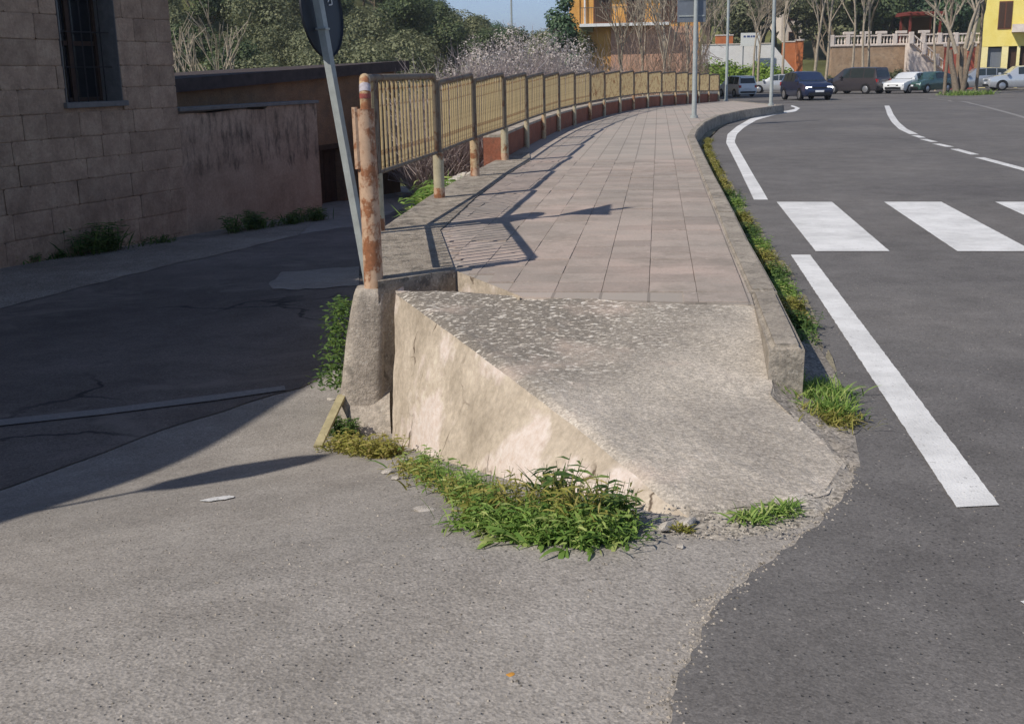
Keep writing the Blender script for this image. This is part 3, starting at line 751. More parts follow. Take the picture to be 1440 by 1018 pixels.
mb = MB()                                                       # cement fillet between footing and ramp wall
fl = [(497, 545), (548, 535), (552, 640), (486, 640)]
fv = [PY(u, v, 6.03 if v < 600 else 5.76) for u, v in fl]; NN = 10
for j in range(NN + 1):
    for i in range(NN + 1):
        u, v = i / NN, j / NN; p = (fv[0] * (1 - u) + fv[1] * u) * (1 - v) + (fv[3] * (1 - u) + fv[2] * u) * v
        p = p + Vector((0, -1, 0.3)) * (0.04 * math.sin(math.pi * v) + 0.02 * mn.noise(p * 9)); mb.v.append((p.x - foot_o.x, p.y - foot_o.y, p.z - foot_o.z))
for j in range(NN):
    for i in range(NN): k = j * (NN + 1) + i; mb.f.append((k, k + NN + 1, k + NN + 2, k + 1))
mb.build('cement_fillet', M['concrete'], ped, smooth='all')

# low dark red wall behind the posts
rwall = empty('low_wall', fence[4]); tag(rwall, 'low dark red painted wall with pale top running behind the railing posts', 'wall')
O4 = fence[4]; wl = [p + Vector((-0.05, 0.0, 0)) for p in fence[4:]]; wi = offset(wl, 0.22)
mb = MB(); cp = MB()
for i in range(len(wl) - 1):
    q = [wl[i], wl[i + 1], wi[i + 1], wi[i]]; q = [p - O4 for p in q]
    mb.prism([(p.x, p.y, p.z + 0.29) for p in q], -1.5)
    cp.prism([(p.x, p.y, p.z + 0.325) for p in q], [p.z + 0.291 for p in q])
mb.build('wall_body', M['redwall'], rwall, fix=True); cp.build('coping', M['concrete'], rwall, fix=True)

# leaning sign post with two round signs
a = PY(509, 345, 7.80); b = PY(447, 0, 7.66); dd = (b - a).normalized()
zb = zl(a.x, a.y) - 0.05; base = a - dd * ((a.z - zb) / dd.z); topz = 3.05; tip_ = a + dd * ((topz - a.z) / dd.z)
sp = empty('sign_post', base); tag(sp, 'leaning grey steel post with dark backed round signs beside the railing', 'sign')
def bar(path, w1, w2, ang):
    mb = MB(); t = (path[1] - path[0]).normalized(); x = Vector((math.cos(ang), math.sin(ang), 0)); x = (x - t * x.dot(t)).normalized(); y = t.cross(x)
    prof = [(-w1, -w2), (w1, -w2), (w1, w2), (w1 - .006, w2), (w1 - .006, -w2 + .006), (-w1 + .006, -w2 + .006), (-w1 + .006, w2), (-w1, w2)]
    for p in path: mb.v += [tuple(p + x * u + y * v) for u, v in prof]
    n = len(prof)
    for k in range(n): mb.f.append((k, (k + 1) % n, n + (k + 1) % n, n + k))
    mb.f.append(tuple(range(n))); mb.f.append(tuple(n + k for k in reversed(range(n)))); return mb
bar([Vector((0, 0, 0)), tip_ - base], 0.025, 0.024, math.radians(-25)).build('pole', M['galv'], sp, fix=True)
def disc(cz, nrm, rad, name='sign_disc'):
    c = a + dd * ((cz - a.z) / dd.z); nrm = Vector(nrm).normalized(); nrm = (nrm - dd * nrm.dot(dd)).normalized(); q = c - nrm * 0.045 + Vector((.29, .956, 0)) * (0.12 if cz < 2 else 0)
    x = dd.cross(nrm).normalized(); y = nrm.cross(x); mb = MB(); n = 40
    prof = [(0.0, 0.0), (rad - .012, 0.0), (rad - .004, 0.012), (rad, 0.010), (rad, -0.004), (0.0, -0.004)]
    k0 = 0
    for rr, zz in prof:
        for k in range(n):
            an = 2 * math.pi * k / n; mb.v.append(tuple(q - base + (x * math.cos(an) + y * math.sin(an)) * max(rr, 1e-4) + nrm * zz))
    for i in range(len(prof) - 1):
        for k in range(n): mb.f.append((i * n + k, i * n + (k + 1) % n, (i + 1) * n + (k + 1) % n, (i + 1) * n + k))
    o = mb.build(name, M['signback'], sp, smooth=True, fix=True); return q, x, y, nrm
q, x, y, nn = disc(1.72, (0.956, -0.29, 0), 0.30)
c3 = a + dd * ((2.68 - a.z) / dd.z) - base; hv = Vector((.05, 1.0, 0)); hv = (hv - dd * hv.dot(dd)).normalized(); nv = hv.cross(dd).normalized(); mb = MB()
tri = [c3 - dd * .40, c3 + hv * .34 + dd * .19, c3 - hv * .34 + dd * .19]; k = len(mb.v)
mb.v += [tuple(p - nv * .045) for p in tri] + [tuple(p - nv * .050) for p in tri]; mb.f += [(0, 1, 2), (5, 4, 3), (0, 3, 4, 1), (1, 4, 5, 2), (2, 5, 3, 0)]; mb.build('sign_triangle', M['signback'], sp, fix=True)
cl = MB(); cc = a + dd * ((1.72 - a.z) / dd.z) - base
for dz in (-0.12, 0.12): cl.tube([cc + Vector((-0.05, 0.03, dz)), cc + Vector((0.04, -0.05, dz)), cc + Vector((0.05, 0.02, dz))], 0.008, 6)
cl.build('clamp', M['galv'], sp, smooth=True)
st = MB()                                                       # small scrawled sticker on the back
for (u0, v0, u1, v1) in ((.02, .05, .06, .08), (.06, .08, .03, .11), (.03, .11, .07, .14), (.03, .03, .075, .03), (.075, .03, .08, .06)):
    for k in (0,):
        A_ = q - base + x * (u0 + .09) + y * v0 + nn * 0.004; B_ = q - base + x * (u1 + .09) + y * v1 + nn * 0.004; st.tube([A_, B_], 0.0045, 4)
st.build('sticker', M['white'], sp)

# plank leaning on the footing
A_ = PL(446, 620); B_ = PY(481, 556, 5.95); A_ = PY(446, 618, 5.55); A_.z = zl(A_.x, A_.y) + 0.005
t = (B_ - A_).normalized(); sx = Vector((t.y, -t.x, 0)).normalized() * 0.022; sy = t.cross(sx).normalized() * 0.008
mb = MB(); n = 0
for p in (A_, B_): mb.v += [tuple(p - A_ + sx * i + sy * j) for i, j in ((-1, -1), (1, -1), (1, 1), (-1, 1))]
mb.f += [(0, 1, 5, 4), (1, 2, 6, 5), (2, 3, 7, 6), (3, 0, 4, 7), (3, 2, 1, 0), (4, 5, 6, 7)]
M['wood'] = simple('grey_wood', lin(160, 150, 118), 0.9, 0.1, 0.25, 20)
o = mb.build('plank', M['wood'], None, fix=True); o.location = A_; tag(o, 'thin weathered plank leaning on the concrete footing', 'plank')

# ------------------------------------------------------------------ stone house across the side street
C0 = PL(265, 331); RZ = math.atan2(FD.y, FD.x)
def fpx(u, v, yo=0.0):                                           # pixel onto the facade plane -> local x, z
    d = ray(u, v); q = C0 + FN * yo; t = (q - CAM).dot(FN) / d.dot(FN); p = CAM + d * t
    return (p - C0).dot(FD), p.z - C0.z
M['stone'] = None
def stone_mat():
    t = NT('sandstone_block', 0.95, 0.15); oi = t.n('ShaderNodeObjectInfo'); g = t.n('ShaderNodeNewGeometry')
    b = t.ramp(t.noise(3, 8, 0.7, g.outputs['Position']), [(0.3, lin(154, 130, 110)), (0.5, lin(178, 151, 128)), (0.72, lin(196, 170, 144))])
    b = t.mix(0.5, b, t.ramp(oi.outputs['Random'], [(0, 0.38), (1, 0.6)]), 'OVERLAY')
    b = t.mix(0.4, b, t.ramp(t.noise(25, 6, 0.75, g.outputs['Position']), [(0.25, 0.25), (0.75, 0.75)]), 'OVERLAY')
    t.color(b); nb = t.bump(t.noise(14, 7, 0.75, g.outputs['Position']), 0.9, 0.03); t.bump(t.noise(70, 4, 0.7, g.outputs['Position']), 0.5, 0.008, nb); return t.m
M['stone'] = stone_mat()
M['mortar'] = concrete('lime_mortar', lin(156, 130, 110), lin(180, 151, 127), lin(196, 168, 144), 0, 0.3, 1.0, 0.6)
M['glass'] = simple('dark_window_glass', lin(34, 36, 40), 0.08, 0.6, 0.2)
M['darkwood'] = simple('dark_wood', lin(70, 52, 42), 0.7, 0.3, 0.3, 10)
house = empty('stone_house', C0, RZ); tag(house, 'tall sandstone block house with a barred window standing in shade across the street', 'house')
wx0, wz0 = fpx(172, 138); wx1, _ = fpx(94, 147); wz0 = fpx(125, 144)[1]; wz1 = wz0 + 2.3
H, LW, DP = 5.9, 13.0, 6.0
mb = MB(); th = 0.45
mb.box(0.0, wx0, -th, -0.02, -0.6, H); mb.box(wx1, LW, -th, -0.02, -0.6, H)
mb.box(wx0, wx1, -th, -0.02, -0.6, wz0); mb.box(wx0, wx1, -th, -0.02, wz1, H)
mb.box(0.0, 0.45, -DP, -th - .002, -0.6, H); mb.box(LW - .45, LW, -DP, -th - .002, -0.6, H); mb.box(0.452, LW - .452, -DP, -DP + .45, -0.6, H)
mb.build('wall', M['mortar'], house, fix=True)
mb = MB(); mb.box(5.9, LW, -DP, -.05, H + .145, 9.4); mb.build('shading_storey', M['mortar'], house); mb = MB(); mb.box(5.7, LW + .2, -DP - .2, .15, 9.402, 9.6); mb.build('shading_roof', M['rooftile'], house)  # unseen taller wing, added to shade the side street
mb = MB(); mb.box(-0.3, LW + .3, -DP - .3, 0.3, H, H + 0.14); mb.v += [(-.3, .3, H + .141), (5.88, .3, H + .141), (5.88, -DP - .3, H + .141), (-.3, -DP - .3, H + .141), (-.3, -DP / 2, H + 1.3), (5.88, -DP / 2, H + 1.3)]
k = len(mb.v) - 6; mb.f += [(k, k + 1, k + 5, k + 4), (k + 2, k + 3, k + 4, k + 5), (k, k + 4, k + 3), (k + 1, k + 2, k + 5)]
M['rooftile'] = simple('clay_roof', lin(150, 98, 72), 0.9, 0.1, 0.3, 5)
mb.build('roof', M['rooftile'], house)
r = random.Random(12); bl = []
for k in range(5):
    bm = bmesh.new(); bmesh.ops.create_cube(bm, size=1)
    bmesh.ops.bevel(bm, geom=bm.edges[:], offset=0.05, segments=1, affect='EDGES')
    for q in bm.verts: q.co += Vector((r.uniform(-1, 1), r.uniform(-1, 1) * 2, r.uniform(-1, 1))) * 0.012
    me = bpy.data.meshes.new('stone'); bm.to_mesh(me); bm.free(); me.materials.append(M['stone']); bl.append(me)
z = -0.5; row = 0
while z < 4.6:
    h = r.uniform(0.27, 0.34); x = -0.02 - (r.uniform(0.0, 0.0)); first = True
    while x < 5.6:
        L = r.uniform(0.38, 0.68) if not first else (0.35 if row % 2 else 0.6); first = False
        segs = [(x, x + L)]
        if z + h > wz0 + 0.02 and z < wz1 - 0.02:
            segs = [(a_, b_) for a_, b_ in ((x, min(x + L, wx0 - .01)), (max(x, wx1 + .01), x + L)) if b_ - a_ > 0.06]
        for a_, b_ in segs:
            inst('stone', bl[r.randrange(5)], house, ((a_ + b_) / 2, -0.03 + r.uniform(-.006, .008), z + h / 2), (0, 0, 0), (b_ - a_ - 0.006, 0.07, h - 0.006))
        x += L
    z += h; row += 1
win = MB(); fr = 0.06
win.box(wx0 + .002, wx0 + fr, -.40, -.33, wz0, wz1); win.box(wx1 - fr, wx1 - .002, -.40, -.33, wz0, wz1); win.box((wx0 + wx1) / 2 - .04, (wx0 + wx1) / 2 + .04, -.40, -.33, wz0, wz1)
for zz in (wz0 + 0.001, wz0 + 0.75, wz0 + 1.5, wz1 - fr): win.box(wx0 + fr + .001, (wx0 + wx1) / 2 - .041, -.39, -.34, zz, zz + fr); win.box((wx0 + wx1) / 2 + .041, wx1 - fr - .001, -.39, -.34, zz, zz + fr)
wo = win.build('window', M['darkwood'], house)
g = MB(); g.box(wx0 + .01, wx1 - .01, -.372, -.365, wz0 + .01, wz1 - .01); g.build('pane', M['glass'], wo)
sl = MB(); sl.box(wx0 - .06, wx1 + .06, -.33, .06, wz0 - .07, wz0 + .004, 0.008); M['slate'] = simple('grey_sill_stone', lin(120, 116, 112), 0.85, 0.2, 0.2, 10); sl.build('sill', M['slate'], wo)
for side, xx in ((0, wx0), (1, wx1)):
    j = MB(); j.box(xx - .0 if side == 0 else xx - .012, xx + .012 if side == 0 else xx, -.33, .012, wz0 + .005, wz1); j.build('jamb', M['slate'], wo)
br = MB(); M['iron'] = simple('wrought_iron', lin(48, 44, 44), 0.7, 0.3, 0.3, 20)
for k in range(1, 6): xx = wx0 + (wx1 - wx0) * k / 6; br.tube([(xx, -.12, wz0), (xx, -.12, wz1)], 0.009, 6)
for k in range(1, 5): zz = wz0 + (wz1 - wz0) * k / 5; br.tube([(wx0, -.12, zz), (wx1, -.12, zz)], 0.008, 6)
br.build('grille', M['iron'], wo)

# stained yard wall continuing the facade line
def stained():
    t = NT('stained_render', 0.95, 0.15); g = t.n('ShaderNodeSeparateXYZ'); t.link(t.co, g.inputs[0])
    b = t.ramp(t.noise(1.6, 8, 0.7), [(0.3, lin(156, 132, 112)), (0.5, lin(178, 152, 130)), (0.72, lin(192, 167, 144))])
    b = t.mix(0.4, b, t.ramp(t.noise(22, 6, 0.75), [(0.25, 0.25), (0.75, 0.75)]), 'OVERLAY')
    drip = t.noise(5.5, 7, 0.7, t.mapped((1.0, 1, 0.34)))
    hgt = t.ramp(g.outputs[2], [(0.0, 0.0), (0.55, 0.0), (0.98, 0.30)])
    m_ = t.ramp(t.math('ADD', drip, hgt), [(0.76, 0.0), (0.98, 0.75)])
    t.color(t.mix(m_, b, lin(50, 46, 44))); t.bump(t.noise(18, 7, 0.75), 0.8, 0.02); return t.m
M['stained'] = stained()
xe, ze = fpx(444, 144); yz = 1.83
yard = empty('yard_wall', C0 + FD * (xe / 2), RZ); tag(yard, 'low rendered wall with black water stains under its top, next to the stone house', 'wall')
Lw = abs(xe); mb = MB(); N = 40
mb.v = []; 
def wob_top(x): return yz + 0.025 * mn.noise(Vector((x * 1.3, 0, 0))) + (0.05 if x < -0.3 else 0.0)
nx, nz = 40, 14
for j in range(nz + 1):
    for i in range(nx + 1):
        x = -Lw / 2 + Lw * i / nx; zz = -0.6 + (wob_top(x) + 0.6) * j / nz
        mb.v.append((x, 0.0 + 0.02 * mn.noise(Vector((x * 2, zz * 2, 5))), zz / 1.0))
for j in range(nz):
    for i in range(nx): k = j * (nx + 1) + i; mb.f.append((k, k + 1, k + nx + 2, k + nx + 1))
for i in range(nx):
    x0, x1 = -Lw / 2 + Lw * i / nx, -Lw / 2 + Lw * (i + 1) / nx
    mb.quad((x0, 0.03, wob_top(x0) + .004), (x1, 0.03, wob_top(x1) + .004), (x1, -.35, wob_top(x1)), (x0, -.35, wob_top(x0)))
mb.quad((-Lw / 2, 0, -.6), (-Lw / 2, 0, yz), (-Lw / 2, -.35, yz), (-Lw / 2, -.35, -.6))
mb.build('render', M['stained'], yard, smooth=True)
cpm = MB(); cpm.box(-Lw / 2 - .03, Lw / 2 - .01, -.37, .05, yz + 0.035, yz + 0.09, 0.01); cpm.build('coping', M['slate'], yard)

# low annex with a dark roof verge
ax = empty('annex', C0 + FD * (-3.3) - FN * 0.9, RZ); tag(ax, 'low brown rendered annex with a dark sloping roof edge behind the stained wall', 'building')
M['brown_render'] = concrete('brown_render', lin(118, 92, 72), lin(138, 108, 84), lin(152, 122, 98), 0, 0.25, 0.8, 0.6)
M['darkroof'] = simple('dark_roof_edge', lin(74, 66, 64), 0.9, 0.15, 0.3, 6, 0, 0.4)
def apx(u, v, yo=-0.9): x, z_ = fpx(u, v, yo); return x + 3.3, z_
xl, zt0 = apx(262, 128); xr_, zt1 = apx(556, 100); dx0, dz0 = apx(449, 212); dx1, _ = apx(483, 212); _, dzb = apx(465, 300)
xr2 = apx(562, 100)[0]
def zt(x): return zt0 + (zt1 - zt0) * (x - xl) / (xr_ - xl)
mb = MB()
def wallseg(x0, x1, z0, y0=0.0, y1=-0.4):
    a_, b_ = max(x0, x1), min(x0, x1); mb.prism([(a_, y0, zt(a_)), (b_, y0, zt(b_)), (b_, y1, zt(b_)), (a_, y1, zt(a_))], z0)
wallseg(xl + .9, dx0, -0.7); wallseg(dx1, xr_, -0.7)
wallseg(dx0, dx1, dz0)
wallseg(xr_ + .4, xr_, -0.7, -.402, -5); mb.build('wall', M['brown_render'], ax, fix=True)
dm = MB(); dm.box(min(dx0, dx1), max(dx0, dx1), -.28, -.22, -.7, dz0); do = dm.build('door', M['iron'], ax)
lt = MB(); lt.box(min(dx0, dx1) - .06, max(dx0, dx1) + .06, -.2, .03, dz0 - .002, dz0 + .1, .008); lt.build('lintel', M['darkwood'], do)
for q in range(4): pl = MB(); w_ = (max(dx0, dx1) - min(dx0, dx1)) / 4; pl.box(min(dx0, dx1) + q * w_ + .006, min(dx0, dx1) + (q + 1) * w_ - .006, -.22, -.205, -.68, dz0 - .03); pl.build('plank', M['darkwood'], do)
rf = MB(); a_, b_ = xl + .9, xr2
rf.prism([(a_, 0.25, zt(a_) + .21), (b_, 0.25, zt(b_) + .21), (b_, -5.2, zt(b_) + .1), (a_, -5.2, zt(a_) + .1)], [zt(a_) + .003, zt(b_) + .003, zt(b_) - .15, zt(a_) - .15])
ro = rf.build('roof', M['darkroof'], ax, fix=True)

# neighbouring house beyond the left of the view: its eave throws the shade over the side street
HT = 4.7
def to_h(p): return p + SUNV * ((HT - p.z) / SUNV.z)
g0, g1 = PL(0, 736), PL(450, 533); e0, e1 = to_h(g0), to_h(g1); ed = (e1 - e0).normalized(); en = Vector((-ed.y, ed.x, 0))
nb_o = e0 - ed * 12; LH = (e1 - nb_o).length + 3.9
nb = empty('neighbour_house', (nb_o.x, nb_o.y, -0.6), math.atan2(ed.y, ed.x)); tag(nb, 'rendered two storey house whose eave shades the side street', 'house')
mb = MB(); hh = HT + 0.6
mb.box(0.4, LH - .4, 0.35, 3.2, -1.2, hh - .16); mb.build('wall', M['brown_render'], nb)
mb = MB(); mb.box(0, LH, 0, 3.5, hh - .155, hh); k = len(mb.v); mb.v += [(0, 0, hh + .001), (LH, 0, hh + .001), (LH, 3.5, hh + .001), (0, 3.5, hh + .001), (0, 1.75, hh + .6), (LH, 1.75, hh + .6)]
mb.f += [(k, k + 1, k + 5, k + 4), (k + 2, k + 3, k + 4, k + 5), (k, k + 4, k + 3), (k + 1, k + 2, k + 5)]; mb.build('roof', M['rooftile'], nb)
for x in (2.5, 5.5, 8.5, 11.5):
    if x < LH - 1.5:
        mb = MB(); mb.box(x, x + 1.0, 0.30, 0.36, 2.6, 4.0); wq = mb.build('window', M['darkwood'], nb); mb = MB(); mb.box(x + .08, x + .92, 0.288, 0.299, 2.68, 3.92); mb.build('pane', M['glass'], wq)
# unseen lamp shape under that eave, added to cast a blob shadow
gh = PL(338, 663); hd = gh + SUNV * ((4.35 - gh.z) / SUNV.z); gt = PL(120, 705); at_ = gt + SUNV * ((4.35 - gt.z) / SUNV.z)
dv = (hd - at_); dv.z = 0; dv.normalize()
lamp = empty('lamp_shadow_caster', at_ - dv * 1.2); tag(lamp, 'unseen bracket lamp shape added under the neighbouring eave to cast a shadow', 'lamp')
mb = MB(); mb.tube([(0, 0, 0), dv * 0.8 + Vector((0, 0, .1)), dv * ((hd - at_).length + 1.0)], 0.025, 8); mb.build('bracket', M['galv'], lamp, smooth=True)
c = (hd - at_).length + 1.2; mb = MB(); mb.tube([dv * (c - .45), dv * (c - .25), dv * c, dv * (c + .25), dv * (c + .45)], [0.03, 0.17, 0.23, 0.16, 0.02], 12); mb.build('lamp_head', M['signback'], lamp, smooth=True)

# ------------------------------------------------------------------ plants close by
def blade(mb, p, d, L, wd, droop, r, seg=4):
    d = Vector(d).normalized(); side = d.cross(Vector((0, 0, 1)))
    side = side.normalized() if side.length > 1e-3 else Vector((1, 0, 0))
    a_ = r.uniform(-.8, .8); side = (side * math.cos(a_) + d.cross(side) * math.sin(a_)).normalized()
    k = len(mb.v); q = Vector(p); st = L / seg
    for i in range(seg + 1):
        t = i / seg; ww = wd * (0.35 + 1.3 * t) * (1 - t) ** 0.7 + 0.0006
        mb.v += [tuple(q - side * ww), tuple(q + side * ww)]
        d = (d + Vector((0, 0, -droop / seg)) + Vector((r.uniform(-1, 1), r.uniform(-1, 1), 0)) * 0.06).normalized(); q = q + d * st
    for i in range(seg): mb.f.append((k + 2 * i, k + 2 * i + 1, k + 2 * i + 3, k + 2 * i + 2))
def weed(name, label, pts, n, hmin, hmax, wd, mat, hf, spread=0.04, up=1.0, droop=0.9, group=None, seed=1, cat='weed', seg=3, leafy=0.0):
    r = random.Random(seed); c = Vector((sum(p[0] for p in pts) / len(pts), sum(p[1] for p in pts) / len(pts), 0)); c.z = hf(c.x, c.y)
    mb = MB()
    for i in range(n):
        j = r.randrange(len(pts)); p = pts[j]; q = pts[min(j + 1, len(pts) - 1)]; t = r.random()
        x = p[0] + (q[0] - p[0]) * t + r.gauss(0, spread); y = p[1] + (q[1] - p[1]) * t + r.gauss(0, spread)
        a_ = r.uniform(0, 6.28); L = r.uniform(hmin, hmax)
        base = Vector((x - c.x, y - c.y, hf(x, y) - c.z - 0.005))
        if r.random() < leafy:                                    # stalk with little leaves
            d = Vector((math.cos(a_) * .35, math.sin(a_) * .35, 1)).normalized(); mb.tube([base, base + d * L], [0.0016, 0.0008], 3, False)
            for k in range(7):
                b2 = base + d * L * (0.25 + 0.75 * k / 7); an = a_ + k * 2.4
                blade(mb, b2, (math.cos(an), math.sin(an), 0.5), L * 0.34, wd * 1.3, 0.8, r, 2)
        else: blade(mb, base, (math.cos(a_) * r.uniform(.15, 1), math.sin(a_) * r.uniform(.15, 1), up), L, wd * r.uniform(.6, 1.3), droop, r, seg)
    o = mb.build(name, mat, None, smooth='all'); o.location = c
    return tag(o, label, cat, group)
HZ = lambda x, y: max(zl(x, y), -9)
g2 = lambda L, f=PL: [tuple(f(*q)[:2]) for q in L]
R0_ = lambda x, y: zr(y) + 0.012
weed('weed_clump', 'big lush green weed clump at the foot of the ramp wall', g2([(668, 728), (720, 744), (780, 750), (838, 750)]), 1500, .03, .12, .0038, M['weed'], zl, .058, 0.85, 1.1, seed=1, seg=4, leafy=.35)
weed('weed_clump', 'broad leaved bright green rosettes among the lush weeds at the ramp wall', g2([(675, 738), (730, 752), (790, 758), (840, 755)]), 300, .06, .15, .0105, M['weed'], zl, .045, 0.6, 1.3, seed=22, seg=5)
weed('weed_clump', 'dry straw coloured stalks mixed into the lush weeds', g2([(680, 726), (760, 738), (830, 744)]), 160, .05, .19, .0035, M['weed_dry'], zl, .05, 1.2, .8, seed=21, leafy=.5)
weed('weed_clump', 'dark upright thistle plant rising from the lush weeds at the ramp wall', g2([(760, 716), (790, 722)]), 60, .11, .20, .0065, M['weed_dark'], zl, .02, 1.6, .7, seed=2, seg=4, leafy=.5)
weed('weed_clump', 'dark leafy stalks beside the bare end of the ramp wall', g2([(835, 738), (858, 744)]), 55, .09, .16, .006, M['weed_dark'], zl, .025, 1.6, .6, seed=3, leafy=.6)
weed('weed_clump', 'low green weeds along the pale patch of the ramp wall', g2([(575, 655), (620, 678), (665, 705)]), 620, .03, .12, .0042, M['weed'], zl, .035, 0.9, 1.0, seed=4, leafy=.35)
weed('weed_clump', 'yellowing low weeds between the footing and the ramp wall', g2([(470, 632), (500, 636), (540, 642)]), 460, .04, .12, .0055, M['weed_dry'], zl, .035, 0.9, 1.0, seed=5, leafy=.4)
weed('weed_clump', 'green tuft under the leaning plank', g2([(470, 612), (485, 616)]), 140, .05, .14, .006, M['weed_dark'], zl, .025, 1, 1, seed=6, leafy=.4)
weed('weed_clump', 'yellow green weeds fringing the middle of the ramp wall foot', g2([(560, 660), (640, 700), (690, 728)]), 240, .04, .11, .005, M['weed_dry'], zl, .03, .9, 1, seed=7, leafy=.4)
ivy = weed('ivy', 'leafy dark green ivy climbing behind the concrete footing', g2([(466, 540), (480, 545)]), 10, .1, .2, .01, M['weed_dark'], zl, .03, seed=8, cat='ivy')
mb = MB(); r = random.Random(31); cv = ivy.location
for i in range(900):
    t = r.random(); v = 420 + 125 * t; u = r.gauss(480 - 12 * t, 7 + 9 * t); p = PY(min(u, 500), v + r.uniform(-6, 6), r.uniform(6.2, 6.6)) - cv
    a_ = r.uniform(0, 6.28); blade(mb, p, (math.cos(a_), math.sin(a_), r.uniform(-.3, .8)), r.uniform(.025, .05), .011, .6, r, 2)
oi = mb.build('leaves', M['weed_dark'], ivy, smooth='all')
weed('weed_clump', 'bright grass tuft around the blunt end of the kerb', g2([(1112, 575), (1140, 560), (1160, 560), (1168, 590)], PR), 1100, .03, .10, .0035, M['weed'], lambda x, y: 0.02, .05, 1.1, .9, seed=9)
weed('weed_clump', 'yellowing grass in the soil beside the kerb end', g2([(1105, 580), (1150, 600), (1178, 598)], PR), 600, .03, .08, .0035, M['weed_dry'], lambda x, y: 0.02, .05, .9, 1, seed=10)
weed('weed_clump', 'small grass tuft at the front edge of the ramp', g2([(1040, 735), (1070, 732), (1105, 722)], PR), 260, .025, .075, .004, M['weed'], lambda x, y: 0.008, .02, .9, 1, seed=11)
weed('weed_clump', 'tiny weed beside the broken tip of the ramp', g2([(950, 745), (962, 746)], PR), 60, .02, .05, .004, M['weed_dry'], lambda x, y: 0.004, .012, .9, 1, seed=12)
gp = [(1140, 500), (1126, 465), (1112, 440), (1100, 415), (1088, 390), (1075, 368), (1066, 350), (1054, 330), (1044, 312), (1034, 292), (1026, 278), (1016, 262), (1009, 246), (1003, 234), (998, 222), (994, 210), (996, 200)]
gt_ = ['leafy', 'sparse', 'broad', 'dry', 'tufted', 'pale', 'bushy', 'low']
names = ['nearest the kerb end', 'second from the kerb end', 'third from the kerb end', 'fourth from the kerb end', 'fifth from the kerb end', 'sixth from the kerb end', 'seventh from the kerb end', 'eighth from the kerb end', 'ninth from the kerb end', 'tenth from the kerb end']
for i in range(len(gp) - 1):
    far = i > 9; mt = M['weed_dry'] if (far or i % 3 == 1) else (M['weed_dark'] if i % 3 == 0 else M['weed'])
    lab = 'gutter weed tuft along the kerb, ' + names[i] if not far else 'dry low weed tuft in the gutter beyond the zebra crossing'
    weed('gutter_weed', lab, g2([gp[i], gp[i + 1]], PR), 220 if not far else 330, .035, .11 if not far else .10, .005, mt, R0_, .035, .9, 1.0, group='weeds along the kerb gutter', seed=40 + i, leafy=.4)
for i, (u, v, nn_, L) in enumerate([(135, 358, 170, .5), (345, 326, 170, .36), (400, 318, 110, .22), (435, 312, 130, .3), (215, 345, 70, .15), (60, 368, 70, .15)]):
    p = PL(u, v); lab = ['tall dark shrub against the stone house under its window', 'dark weeds at the foot of the stained wall near the house corner', 'low dark weeds along the middle of the stained wall', 'dark weeds at the far end of the stained wall by the annex door', 'small weed tuft at the stone house corner', 'small weed tuft at the house wall left of the shrub'][i]
    weed('wall_weed', lab, [(p.x - .2, p.y - .35), (p.x + .1, p.y + .3)], nn_, L * .4, L, .016, M['weed_dark'], zl, .07, 1.2, .7, seed=70 + i, leafy=.5)
p = Vector((-.82, 12.9, 0))
weed('ledge_bush', 'bright green bush growing outside the ledge between railing posts', [(p.x - .1, p.y - .5), (p.x + .1, p.y + .5)], 600, .25, .75, .018, M['weed'], lambda x, y: -0.5, .10, 1.6, .6, seed=90, leafy=.6, cat='bush')
hp = Vector((-.42, 14.2, -0.35)); rh = empty('rubble_heap', hp); tag(rh, 'heap of pale broken rubble behind the railing where the red wall begins', 'rubble')
RUB = []
# little stones and litter
r = random.Random(17); 
def pebble(name, u, v, s, mat, label, hf=PL, group=None, flat=.5):
    p = hf(u, v); bm = bmesh.new(); bmesh.ops.create_icosphere(bm, subdivisions=2, radius=1)
    for q in bm.verts:
        for _k in range(7):
            pn = mn.random_unit_vector() if False else Vector((math.sin(u * 1.3 + _k * 2.1), math.cos(v * 1.7 + _k * 3.7), math.sin(u + v + _k * 5.3))).normalized(); e_ = q.co.dot(pn) - 0.62
            if e_ > 0: q.co -= pn * e_
        q.co = q.co * (1 + 0.18 * mn.noise(q.co * 2.6 + Vector((u, v, 0)))); q.co.z *= flat
    mb = MB(); mb.add_bm(bm); bm.free(); mb.v = [(a * s, b * s, c * s) for a, b, c in mb.v]
    o = mb.build(name, mat, None, smooth=True); o.location = (p.x, p.y, p.z + s * flat * .4); tag(o, label, 'stone', group); return o
M['rubble'] = concrete('pale_rubble', lin(176, 168, 158), lin(198, 190, 180), lin(214, 207, 198), 0, 0, 6, 0.5)
pebble('rubble_piece', 547, 665, .035, M['rubble'], 'pale flat rubble piece in the gap between two weed patches')
pebble('rubble_piece', 557, 674, .022, M['rubble'], 'small pale rubble chip beside the flat rubble piece')
pebble('rubble_piece', 597, 717, .045, M['rubble'], 'broad pale stone chip lying on the asphalt by the weeds', flat=.15)
pebble('rubble_piece', 936, 744, .026, M['rubble'], 'pinkish white broken concrete lump at the ramp tip', PR, flat=.8)
pebble('rubble_piece', 968, 738, .030, M['rubble'], 'largest broken concrete lump at the ramp tip corner', PR, flat=.7)
pebble('rubble_piece', 466, 562, .03, M['rubble'], 'white crumpled scrap beside the footing', flat=.35)
pebble('rubble_piece', 958, 770, .014, M['rubble'], 'tiny white stone on the asphalt before the ramp tip', flat=.6)
pebble('rubble_piece', 1206, 634, .008, M['rubble'], 'tiny white pebble on the dark road beside the soil patch', PR, flat=.7)
